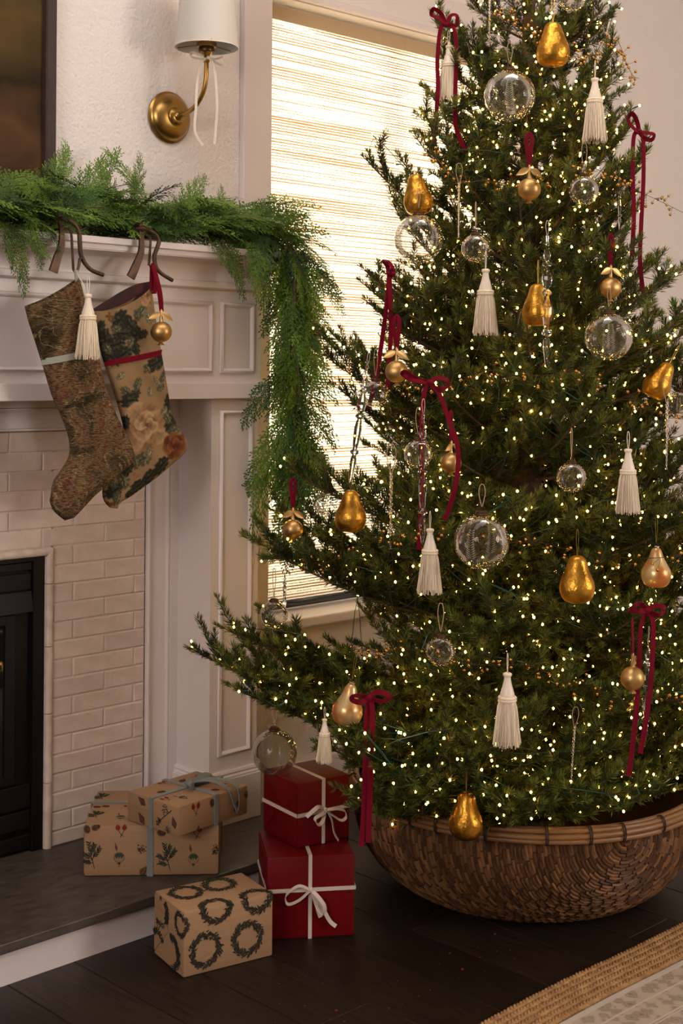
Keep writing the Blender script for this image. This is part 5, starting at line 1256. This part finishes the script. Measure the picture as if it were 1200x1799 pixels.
def ornament(kind, p, size, label, tilt=0.0, turn=None):
    o = PRO[kind] if kind not in used else copy_tree(PRO[kind]); used.add(kind)
    s = size / BASE[kind]; o.location = p; o.scale = (s, s, s)
    o.rotation_euler = (0, tilt, 0) if False else Matrix.Rotation(RZV + (turn if turn is not None else 0), 3, 'Z').to_euler()
    if tilt: o.rotation_euler = (Matrix.Rotation(RZV, 3, 'Z') @ Matrix.Rotation(tilt, 3, 'Y') @ Matrix.Rotation(turn or 0, 3, 'Z')).to_euler()
    tag(o, label, 'ornament', GRP[kind])
    rad = {'pear': 1.0, 'pearstem': 1., 'paint': 1., 'big': 1.05, 'onion': .8, 'small': 1.1, 'pom': 1.3, 'tassel': .8, 'ice': .35, 'twist': .3}[kind] * size
    ORN.append((vec(p), rad, size, kind))
    return o
for row in (
    ('pear', (2.442, 1.841, 1.917), .0487, 'gold pear ornament nearest the top of the tree', 0, 0.4),
    ('pear', (2.245, 2.060, 1.588), .0455, 'gold pear ornament hanging against the bright window blind', -.12, 2.0),
    ('pear', (2.255, 1.733, 1.335), .0440, 'gold pear ornament behind the long crystal icicle', 0, 1.1),
    ('pearstem', (1.998, 2.013, 0.909), .0435, 'gold pear ornament with a dark stem on the left branches', 0, 3.),
    ('pear', (2.158, 1.560, 0.804), .0455, 'gold pear ornament below the small glass ball, right of centre', 0, 4.),
    ('pear', (2.533, 1.620, 1.182), .0411, 'gold pear ornament half hidden by branches at the right edge', .5, 5.),
    ('pear', (2.098, 1.781, 0.315), .0470, 'gold pear ornament hanging over the basket rim', 0, 1.7),
    ('paint', (2.367, 1.520, 0.811), .0400, 'pale glass pear with rosy spots at the right of the tree', 0, 2.2),
    ('paint', (1.893, 1.909, 0.547), .0410, 'pale glass pear with rosy blush beside the low red bow', .15, .8),
    ('big', (2.350, 1.887, 1.797), .0556, 'large etched clear glass ball near the tree top', 0, .2),
    ('big', (2.213, 2.026, 1.485), .0532, 'large clear glass ball against the blind, below a gold pear', 0, 1.),
    ('big', (2.349, 1.624, 1.270), .0486, 'large clear glass ball high on the right side', 0, 2.),
    ('big', (2.063, 1.717, 0.868), .0540, 'large etched glass ball at the middle of the tree', 0, 3.),
    ('big', (2.627, 1.630, 1.127), .0310, 'clear glass ball cut off by the right picture edge', 0, 0),
    ('big', (2.517, 1.845, 2.036), .0318, 'clear glass ball cut off by the top picture edge', 0, 1.5),
    ('big', (2.011, 2.257, 0.360), .0500, 'large clear glass ball hanging just behind the red gifts', 0, 2.5),
    ('onion', (2.293, 2.374, 0.878), .0436, 'flattened clear glass ball in front of the blind', 0, 0),
    ('small', (2.399, 1.724, 1.582), .0313, 'small glass ball below the tassel at upper right', 0, .3),
    ('small', (2.222, 1.872, 1.456), .0299, 'small glass ball above the centre tassel', 0, 1.3),
    ('small', (2.095, 2.038, 1.148), .0290, 'small glass ball beside the hanging red tails at left', 0, 2.3),
    ('small', (2.059, 1.881, 1.030), .0288, 'small glass ball behind the left long icicle', 0, 3.3),
    ('small', (2.204, 1.609, 0.992), .0295, 'small glass ball on twine above the right gold pear', 0, 4.3),
    ('small', (1.936, 2.178, 0.680), .0301, 'small crackled glass ball beside the pilaster', 0, 5.3),
    ('small', (1.970, 1.739, 0.665), .0280, 'small glass ball on twine below the left centre tassel', 0, 6.),
    ('pom', (2.314, 1.803, 1.583), .0240, 'gold pomegranate with leaves below the big top glass ball', 0, 0.),
    ('pom', (2.438, 1.682, 1.376), .0228, 'gold pomegranate above the right large glass ball', 0, .4),
    ('pom', (2.102, 1.984, 1.196), .0239, 'gold pomegranate left of the big red bow', 0, -.2),
    ('pom', (2.134, 1.859, 1.010), .0215, 'gold pomegranate tucked behind the right tail of the big bow', 0, .9),
    ('pom', (2.005, 2.196, 0.854), .0221, 'gold pomegranate on a red loop at the far left', 0, 0.3),
    ('pom', (2.187, 1.454, 0.628), .0223, 'gold pomegranate beside the lower right red tails', 0, 1.2),
    ('tassel', (2.376, 2.086, 1.880), .0640, 'cream tassel between the tails of the topmost bow', 0, 0.),
    ('tassel', (2.481, 1.756, 1.767), .0704, 'cream tassel at the upper right of the tree', 0, 1.),
    ('tassel', (2.198, 1.824, 1.341), .0690, 'cream tassel left of the gold pear at centre', 0, 2.),
    ('tassel', (2.293, 1.538, 0.985), .0640, 'cream tassel on the right side at mid height', 0, 3.),
    ('tassel', (2.008, 1.802, 0.827), .0640, 'cream tassel left of the large middle glass ball', 0, 4.),
    ('tassel', (2.008, 1.607, 0.573), .0680, 'cream tassel above the basket, low on the tree', 0, 5.),
    ('tassel', (1.834, 1.914, 0.486), .0420, 'small cream tassel above the red gifts', 0, 6.),
    ('ice', (2.239, 1.698, 1.340), .1343, 'long crystal icicle in front of the centre gold pear', 0, 0.),
    ('ice', (2.008, 1.822, 0.984), .1309, 'long crystal icicle hanging below the big red bow', 0, .3),
    ('ice', (2.045, 2.038, 1.086), .1252, 'tilted crystal icicle in front of the blind', .14, .6),
    ('ice', (2.247, 1.462, 0.589), .1048, 'crystal icicle beside the lower right bow', .03, .9),
    ('ice', (2.543, 1.733, 1.571), .0623, 'short crystal icicle by the right upper ribbon tails', 0, .2),
    ('ice', (2.012, 2.229, 0.702), .0558, 'short crystal icicle behind the crackled ball by the pilaster', 0, .2),
    ('twist', (2.386, 1.974, 1.977), .0534, 'thin twisted glass icicle at the top of the tree', 0, 0.),
    ('twist', (2.235, 1.930, 1.541), .0584, 'thin twisted glass icicle below the topmost bow tail', 0, 0.),
    ('twist', (2.021, 1.920, 0.914), .0783, 'thin twisted glass icicle left of the long red-bow icicle', 0, 0.),
    ('twist', (2.143, 1.556, 0.476), .0507, 'thin twisted glass icicle low on the right', .06, 0.),
    ('twist', (2.510, 1.589, 1.066), .0717, 'thin twisted glass icicle below the hidden right pear', 0, 0.),
):
    ornament(row[0], row[1], row[2], row[3], row[4], row[5])
norn_tree = len(ORN)
ornament('tassel', (1.6385, 2.436, 1.2855), .0690, 'cream tassel hung on the brown chenille stocking', 0, 0)
po = ornament('pom', (1.829, 2.436, 1.2790), .0233, 'gold pomegranate hung on the floral stocking', 0, 0.1)
for c in po.children:
    if c.name.startswith('ribbon_loop'):
        bpy.data.objects.remove(c)
b = MB(); stroke(b, [(0, 0, .046), (-.006, -.004, .09), (-.016, .01, .13), (-.0215, .045, .149), (-.020, .04, .1495), (-.012, 0, .125), (-.002, -.006, .085), (.001, 0, .046)], .0085, .1); b.build('ribbon_loop', 'red_velvet', po, smooth=True, local=True, angle=60)
ORN = ORN[:norn_tree]
# long red loop and long cord that reach up to the stocking hooks
t = thing('hanging_cord', 'thin cream cord from the hook to the stocking tassel', 'cord', (1.636, 2.44, 1.355)); MB().tube(smooth_path([(1.632, 2.436, 1.352), (1.628, 2.437, 1.372), (1.630, 2.46, 1.392), (1.641, 2.484, 1.4045)], 6), .0009, 5).build('cord', 'cream_silk', t, smooth=True)

# ------------------------------------------------------------------ velvet bows on the tree
def tree_bow(label, p, s, loops, tails, w=0.0098):
    r = thing('velvet_bow', label, 'ribbon', p, RZV, 'burgundy velvet bows on the tree')
    bow(r, [pxs(l, s) for l in loops], [pxs(l, s) for l in tails], w, 'red_velvet', .0062, .6)
    ORN.append((vec(p), .03, .03, 'bow'))
    for l in tails:
        for (x, z) in l[::2]: ORN.append((vec(p) + vec(RT) * x * s + vec((0, 0, -z * s)) - vec(FW) * .006, .012, .012, 'bow'))
tree_bow('topmost burgundy velvet bow, on a branch against the blind', (2.360, 2.080, 1.986), .0013, [[(-8, -18), (-22, -26), (-26, -18), (-14, -10)], [(8, -16), (18, -14), (18, 0), (8, 2)]],
         [[(-10, 8), (-15, 60), (-14, 110), (-17, 165), (-19, 212)], [(14, 10), (18, 60), (16, 130), (18, 180), (34, 219)]])
tree_bow('burgundy velvet bow with long tails at the right edge, near the wall', (2.552, 1.690, 1.721), .00124, [[(-4, -18), (-14, -30), (-19, -20), (-8, -2)], [(12, 2), (24, 6), (22, 14), (8, 12)]],
         [[(-10, 10), (-11, 70), (-9, 140), (-12, 220)], [(6, 14), (8, 80), (4, 160), (2, 230), (10, 290)]])
tree_bow('burgundy velvet bow seen edge on at the left, against the blind', (2.140, 2.044, 1.407), .00122, [[(-4, -14), (-9, -20), (0, -18), (6, -8)], [(6, -4), (8, 2), (4, 4)]],
         [[(-2, 30), (-8, 90), (-18, 160), (-34, 238)], [(2, 40), (4, 90), (2, 150), (-2, 210)]])
tree_bow('large burgundy velvet bow at the left middle of the tree', (2.048, 1.842, 1.175), .00114, [[(-22, -6), (-42, -18), (-47, -14), (-30, -4)], [(14, -8), (30, -4), (31, 6), (18, 12), (8, 8)]],
         [[(-10, 20), (-14, 90), (-13, 180), (-17, 292)], [(18, 22), (34, 66), (50, 116), (46, 180), (28, 240)]])
tree_bow('burgundy velvet bow low on the left, tails over the basket', (1.874, 1.834, 0.575), .00109, [[(-12, -4), (-28, -5), (-29, 4), (-14, 6)], [(12, -10), (28, -10), (36, 0), (20, 4)]],
         [[(-4, 30), (-6, 110), (-8, 200), (-12, 256)], [(6, 24), (4, 110), (2, 190), (0, 250)]], .0105)
tree_bow('burgundy velvet bow low at the right edge of the tree', (2.228, 1.450, 0.750), .00107, [[(-12, -12), (-26, -8), (-30, 0), (-14, 0)], [(12, -8), (26, -8), (30, 0), (20, 6), (8, 4)]],
         [[(-12, 30), (-14, 110), (-22, 210), (-32, 290)], [(10, 24), (8, 110), (0, 180), (-12, 250)]], .0100)

# ------------------------------------------------------------------ the tree
def seg_needles(P0, P1, frac0, frac1, rng, dens=1600.0):
    """needles along twig segments; returns kite verts and a tip mask"""
    ln = np.linalg.norm(P1 - P0, axis=1); cnt = np.maximum(2, (ln * dens).astype(int)); idx = np.repeat(np.arange(len(ln)), cnt); n = len(idx)
    u = rng.random(n); p = P0[idx] + (P1 - P0)[idx] * u[:, None]; T = ((P1 - P0) / np.maximum(ln, 1e-9)[:, None])[idx]
    fr = frac0[idx] + (frac1 - frac0)[idx] * u
    A = np.cross(T, np.broadcast_to(vec((0, 0, 1)), T.shape)); A /= np.maximum(np.linalg.norm(A, axis=1), 1e-6)[:, None]; B = np.cross(A, T)
    ph = rng.normal(0.5 * PI, 1.15, n); rad = A * np.cos(ph)[:, None] + B * np.sin(ph)[:, None]
    al = np.radians(rng.normal(56, 8, n) - 22 * np.clip((fr - .82) / .18, 0, 1)); D_ = T * np.cos(al)[:, None] + rad * np.sin(al)[:, None]
    l = rng.normal(.0178, .0020, n) * (1 - .25 * np.clip((fr - .85) / .15, 0, 1)); w = .0021
    S = np.cross(D_, rad + .3 * rng.normal(size=(n, 3))); S /= np.maximum(np.linalg.norm(S, axis=1), 1e-6)[:, None]
    tip = p + D_ * l[:, None] + T * (.15 * l)[:, None]; mid = p + D_ * (l * .5)[:, None]
    K = np.stack([p, mid + S * w / 2, tip, mid - S * w / 2], 1)
    return K, (fr > .6) & (rng.random(n) < .25 + .6 * np.clip((fr - .6) / .3, 0, 1))
def branch_mesh(L, seed):
    rng = np.random.default_rng(seed); r = random.Random(seed)
    curve = r.uniform(.05, .16); yb = r.uniform(-.1, .1)
    def stem(s): q = s / L; return vec((s, yb * L * q * q, L * (-.05 * math.sin(PI * q) + curve * q * q)))
    tw = []                                   # twigs: (points)
    main = np.array([stem(s) for s in np.linspace(L * .30, L, 9)]); tw.append((main, .0022))
    s = max(.10 * L, .06) + r.uniform(0, .02); k = 0
    while s < L * .97:
        sgn = 1 if k % 2 else -1; k += 1
        d0 = unit(stem(min(L, s + .01)) - stem(s - .01)); a = math.radians(r.uniform(36, 58)) * sgn; el = math.radians(r.gauss(10, 14))
        d = vec((d0[0] * math.cos(a) - d0[1] * math.sin(a), d0[0] * math.sin(a) + d0[1] * math.cos(a), d0[2] + math.sin(el)))
        l = min(.24, (.40 * (L - s) + .045) * r.uniform(.75, 1.15)); p = stem(s); bend = r.uniform(-.10, .45)
        pts = np.array([p + unit(d) * l * t + vec((math.copysign(0, sgn) + .10 * l * t * t, 0, bend * l * t * t)) for t in np.linspace(0, 1, 5)]); tw.append((pts, .0014))
        u = .32; j = r.randrange(2)
        while u < .92 and l > .075:
            s2 = 1 if j % 2 else -1; j += 1; a2 = math.radians(r.uniform(35, 52)) * s2; dd = unit(pts[-1] - pts[0])
            e = vec((dd[0] * math.cos(a2) - dd[1] * math.sin(a2), dd[0] * math.sin(a2) + dd[1] * math.cos(a2), dd[2] + r.gauss(.08, .2)))
            l2 = l * .42 * (1 - u) + .030; p2 = pts[0] + (pts[-1] - pts[0]) * u + vec((0, 0, bend * l * u * u - bend * l * u * 1.0 * 1.0 if False else 0))
            p2 = np.array([np.interp(u, np.linspace(0, 1, 5), pts[:, c]) for c in range(3)])
            tw.append((np.array([p2, p2 + unit(e) * l2 * .55, p2 + unit(e) * l2 + vec((0, 0, .08 * l2))]), .0010)); u += .046 / l * r.uniform(.8, 1.2)
        s += .034 * r.uniform(.8, 1.25)
    P0, P1, f0, f1 = [], [], [], []
    for pts, _ in tw:
        n = len(pts) - 1
        for i in range(n): P0.append(pts[i]); P1.append(pts[i + 1]); f0.append(i / n); f1.append((i + 1) / n)
    K, tipm = seg_needles(np.array(P0), np.array(P1), np.array(f0), np.array(f1), rng)
    nq = len(K); mb = MB(); mb.V = [K.reshape(-1, 3)]; mb.n = nq * 4
    mb.F = np.arange(nq * 4).reshape(-1, 4).tolist(); mb.M = np.where(tipm, 1, 0).tolist()
    mb.tube(np.array([stem(q) for q in np.linspace(0, L * .96, 10)]), np.linspace(.0055 * (.6 + L * .6), .0016, 10), 6, 2)
    for pts, rr in tw[1:]: mb.tube(pts, np.linspace(rr, rr * .6, len(pts)), 3, 2, cap=False)
    smp = np.concatenate([np.array([p for p in pts[1:]] + [(a + b) / 2 for a, b in zip(pts[:-1], pts[1:])]) for pts, _ in tw])
    return mb.mesh('branch', ['spruce_needle', 'spruce_tip', 'spruce_bark']), smp, nq
BL = (.24, .34, .46, .58, .70, .84)
BV = [[branch_mesh(L, 100 + 10 * i + j) for j in range(3)] for i, L in enumerate(BL)]
tree = thing('christmas_tree', 'tall green spruce Christmas tree with open layered branches in the basket', 'tree', (TX, TY, 0.03))
tro = vec((TX, TY, .03))
MB().tube([(TX, TY, .03), (TX, TY, .6), (TX + .004, TY, 1.3), (TX, TY + .004, 2.0), (TX, TY, 2.62)], [.045, .038, .028, .016, .004], 12).build('trunk', 'spruce_bark', tree, smooth=True)
CAMP = vec((0, 0, 1.2))
def Rz(z): return max(.06, .8 * (2.55 - z) / 2.05) if z > .5 else .8
rt_ = random.Random(21); BR = []
# sight lines kept open between the branches to the blind and the sill
for g_ in ((2.554, 2.748, 0.516), (2.581, 2.721, 0.524), (2.615, 2.688, 0.516), (2.648, 2.656, 0.509), (2.681, 2.623, 0.494), (2.715, 2.59, 0.471), (2.632, 2.672, 0.47), (2.67, 2.634, 0.447), (2.515, 2.786, 0.601), (2.542, 2.759, 0.624), (2.564, 2.737, 0.601), (2.613, 2.69, 0.912), (2.652, 2.652, 0.889), (2.685, 2.619, 0.858), (2.624, 2.679, 0.857), (2.58, 2.722, 0.857), (2.624, 2.679, 0.943), (2.68, 2.625, 0.804), (2.578, 2.724, 1.12), (2.61, 2.692, 1.338), (2.632, 2.671, 1.431), (2.622, 2.681, 1.214), (2.545, 2.757, 1.213), (2.664, 2.639, 1.586), (2.686, 2.618, 1.679), (2.62, 2.683, 1.555)):
    ORN.append((vec(g_), .014, .014, 'gap'))
OP = np.array([o[0] for o in ORN]); OR_ = np.array([o[1] for o in ORN]); OD = OP - CAMP; OT = np.linalg.norm(OD, axis=1); OD = OD / OT[:, None]
def hidden(Pw):
    """how many twig points of a branch would hang in front of the ornaments"""
    V_ = Pw - CAMP; t = V_ @ OD.T; lat = np.sqrt(np.maximum((V_ ** 2).sum(1)[:, None] - t * t, 0))
    return int(((t < OT[None, :] + .01) & (lat < OR_[None, :] + .012)).sum())
def try_branch(tip, elev, roll, scv=1.0):
    tip = vec(tip); hd = np.hypot(tip[0] - TX, tip[1] - TY); za = max(.22, tip[2] - hd * math.tan(elev)); base = vec((TX, TY, za))
    L = np.linalg.norm(tip - base); i = int(np.argmin([abs(b - L) for b in BL])); v = rt_.randrange(3); sc = L / BL[i]
    d = unit(tip - base); M = frame(d - vec((0, 0, .08)), (0, 0, 1)) @ Matrix.Rotation(roll, 4, 'X') @ Matrix.Scale(min(1.25, max(.75, sc)), 4)
    M.translation = Vector(base)
    Mn = np.array(M); S = BV[i][v][1]; Pw = S @ Mn[:3, :3].T + Mn[:3, 3]
    return i, v, M, Pw, L
def add_branch(b):
    i, v, M, Pw, L = b; M = M.copy(); M.translation = M.translation - Vector(tro); inst('branch', BV[i][v][0], tree, M); BR.append((Pw, L))
HERO = [(1.912, 2.439, 0.509), (1.909, 2.346, 0.618), (1.870, 2.320, 0.545), (1.808, 2.193, 0.490), (1.972, 2.298, 0.816), (1.993, 2.284, 0.878), (1.906, 2.112, 0.787), (2.170, 2.294, 1.266), (2.092, 2.184, 1.211), (2.287, 2.282, 1.686),
        (2.161, 2.139, 1.412), (2.123, 2.084, 1.346), (2.289, 2.090, 1.762), (2.278, 2.105, 1.724), (2.405, 2.180, 2.030), (2.353, 2.097, 1.915), (2.343, 2.140, 1.848), (1.989, 2.170, 0.967), (1.805, 1.852, 0.450), (2.684, 1.838, 2.044),
        (2.607, 1.777, 1.935), (2.521, 1.736, 1.811), (2.578, 1.675, 1.675), (2.465, 1.620, 1.489), (2.488, 1.580, 1.403), (2.505, 1.549, 1.334), (2.047, 1.998, 0.283), (2.032, 1.873, 0.313), (2.074, 1.804, 0.329), (2.132, 1.720, 0.313), (2.196, 1.657, 0.335), (2.276, 1.579, 0.343), (2.383, 1.530, 0.341), (2.472, 1.527, 0.333), (2.060, 1.706, 0.425), (2.178, 1.590, 0.438), (1.972, 1.848, 0.424), (2.075, 1.607, 0.514), (1.936, 1.883, 0.346), (1.924, 1.923, 0.382), (1.935, 1.828, 0.419), (1.872, 1.890, 0.485), (1.937, 2.022, 0.395), (2.005, 1.788, 0.369), (2.069, 1.698, 0.365), (2.179, 1.590, 0.377)]
def elev_of(z): return math.radians(8 + 30 * min(1, max(0, (z - .5) / 1.7)))
for tip in HERO:
    best = None
    for k in range(5):
        b = try_branch(tip, elev_of(tip[2]) * rt_.uniform(.8, 1.15), rt_.uniform(-.3, .3)); hcount = hidden(b[3])
        if best is None or hcount < best[0]: best = (hcount, b)
    add_branch(best[1])
ga_ = 2.399963; n_fill = 150
for k in range(n_fill):
    q = (k + .5) / n_fill; z = .36 + 2.12 * (1 - math.sqrt(1 - .985 * q)); best = None
    for tr_ in range(9):
        az = ga_ * k + rt_.uniform(-.25, .25) + tr_ * .21 * (1 if tr_ % 2 else -1); zz = z + rt_.uniform(-.05, .05)
        d = vec((math.cos(az), math.sin(az))); fr_ = -(d @ vec(FW)[:2]); Rr = Rz(zz) * rt_.uniform(.64, .92)
        if zz < .62 and fr_ > 0: Rr *= 1 - .42 * fr_ * min(1, (.70 - zz) / .25)
        if zz < .5 and fr_ > -.2: zz = max(zz, .39)
        x, y = TX + d[0] * Rr, TY + d[1] * Rr
        if y > 2.68: Rr *= (2.68 - TY) / (y - TY)
        x, y = TX + d[0] * Rr, TY + d[1] * Rr
        if x < 2.34 and y > 2.40: y = 2.40
        b = try_branch((x, y, zz), elev_of(zz) * rt_.uniform(.75, 1.25), rt_.uniform(-.35, .35)); hcount = hidden(b[3])
        if best is None or hcount < best[0]: best = (hcount, b)
        if hcount == 0: break
    if best[0] <= 7: add_branch(best[1])
for k in range(100):          # short inner growth round the trunk
    z = .34 + 2.1 * rt_.random() ** 1.25; az = rt_.uniform(0, 6.283); Rr = Rz(z) * rt_.uniform(.38, .62)
    b = try_branch((TX + math.cos(az) * Rr, TY + math.sin(az) * Rr, z), elev_of(z) * rt_.uniform(.5, 1.6), rt_.uniform(-.6, .6))
    if hidden(b[3]) <= 3: add_branch(b)
for k in range(46):           # short shoots of the crown
    z = 1.55 + .95 * k / 46; az = 2.399963 * k; Rr = Rz(z) * rt_.uniform(.6, .95)
    b = try_branch((TX + math.cos(az) * Rr, TY + math.sin(az) * Rr, z), elev_of(z) * rt_.uniform(.7, 1.2), rt_.uniform(-.5, .5))
    if hidden(b[3]) <= 3: add_branch(b)
for k in range(7): add_branch(try_branch((TX + .05 * math.cos(k * .9), TY + .05 * math.sin(k * .9), 2.60 + .01 * k), math.radians(72), 0))

# ------------------------------------------------------------------ string lights
lt_ = thing('string_lights', 'green wired string lights with warm white bulbs wound through the tree', 'lights', (TX, TY, .3))
lo = vec((TX, TY, .3)); BP = []; cord = MB(); rl = random.Random(8)
for Pw, L in BR:
    rad = np.hypot(Pw[:, 0] - TX, Pw[:, 1] - TY); cand = np.where(rad > .30 * rad.max())[0]
    n = max(4, int(L * 33)); pick = sorted(rl.sample(list(cand), min(n, len(cand))), key=lambda i: rad[i]); line = []
    for i in pick:
        p = Pw[i] + vec((rl.gauss(0, .006), rl.gauss(0, .006), rl.uniform(-.004, .012))); line.append(p)
        e = unit(vec((rl.gauss(0, 1), rl.gauss(0, 1), rl.gauss(.4, .8))) + .6 * unit(Pw[i] - vec((TX, TY, Pw[i][2])))); bpos = p + e * .017; BP.append(bpos)
        cord.tube([p, p + e * .0145], .0016, 4)
    if len(line) > 2: cord.tube(smooth_path(line, 3), .0010, 3, cap=False)
cord.build('cord', 'light_wire', lt_)
BP = np.array(BP)
ico = bmesh.new(); bmesh.ops.create_icosphere(ico, subdivisions=1, radius=.0026)
iv = np.array([tuple(q.co) for q in ico.verts]) * vec((1, 1, 1.25)); ico.verts.index_update(); iF = [[q.index for q in f.verts] for f in ico.faces]; ico.free()
bm_ = MB().add(iv, iF); bulb_me = bm_.mesh('bulb', 'bulb_glow', True)
order = np.argsort(np.linalg.norm(BP - CAMP, axis=1))
for i in order[:300]:
    inst('bulb', bulb_me, lt_, Matrix.Translation(Vector(BP[i] - lo)))
rest = BP[order[300:]]; mb = MB()
mb.V = [(rest[:, None, :] + iv[None, :, :]).reshape(-1, 3)]; mb.n = len(mb.V[0]); k = len(iv)
mb.F = [[c + k * i for c in f] for i in range(len(rest)) for f in iF]; mb.M = [0] * len(mb.F)
tag(mb.build('bulbs', 'bulb_glow', lt_, smooth=True), kind='stuff')

# ------------------------------------------------------------------ gold bead garlands
fdir = math.atan2(-FW.y, -FW.x)
for (label, z0, z1, a0, a1, kr, sd) in (('gold berry garland arching off the upper right branches', 1.96, 1.88, -.5, 1.25, 1.0, 1), ('gold berry garland looping across the upper tree', 1.64, 1.58, -.9, 1.0, .93, 2),
                                     ('gold berry garland across the tree at the big red bow', 1.22, 1.12, -1.15, .9, .92, 3), ('gold berry garland below the middle glass ball', .80, .90, -1.3, .75, .9, 4), ('gold berry garland low on the tree above the basket', .62, .56, -1.0, .9, .86, 5)):
    q = random.Random(sd); g_ = thing('bead_garland', label, 'garland', (TX, TY, (z0 + z1) / 2), group='gold berry garlands on the tree'); P = []
    for t in np.linspace(0, 1, 18):
        z = z0 + (z1 - z0) * t + .03 * math.sin(9 * t + sd) + q.uniform(-.012, .012); a = fdir + a0 + (a1 - a0) * t; R_ = Rz(z) * kr * (1 + .08 * math.sin(11 * t + sd))
        if z < .7: R_ *= .8
        P.append((TX + R_ * math.cos(a), TY + R_ * math.sin(a), z))
    P = smooth_path(P, 6); wire = MB().tube(P, .0006, 4, cap=False); beads = MB()
    for i in range(2, len(P) - 2, 3):
        if q.random() < .22: continue
        for j in range(q.choice((2, 3, 4))):
            e = vec((q.gauss(0, .008), q.gauss(0, .008), q.gauss(-.004, .009))); c = P[i] + e
            wire.tube([P[i], c], .0004, 3, cap=False); beads.ball(c, q.uniform(.0030, .0037), 0, 8, 5)
    wire.build('wire', 'copper_cap', g_); tag(beads.build('beads', 'gold_bead', g_, smooth=True), kind='stuff')
for k_, o in PRO.items():
    if k_ not in used: 
        for c in list(o.children): bpy.data.objects.remove(c)
        bpy.data.objects.remove(o)
print('branches', len(BR), 'bulbs', len(BP))
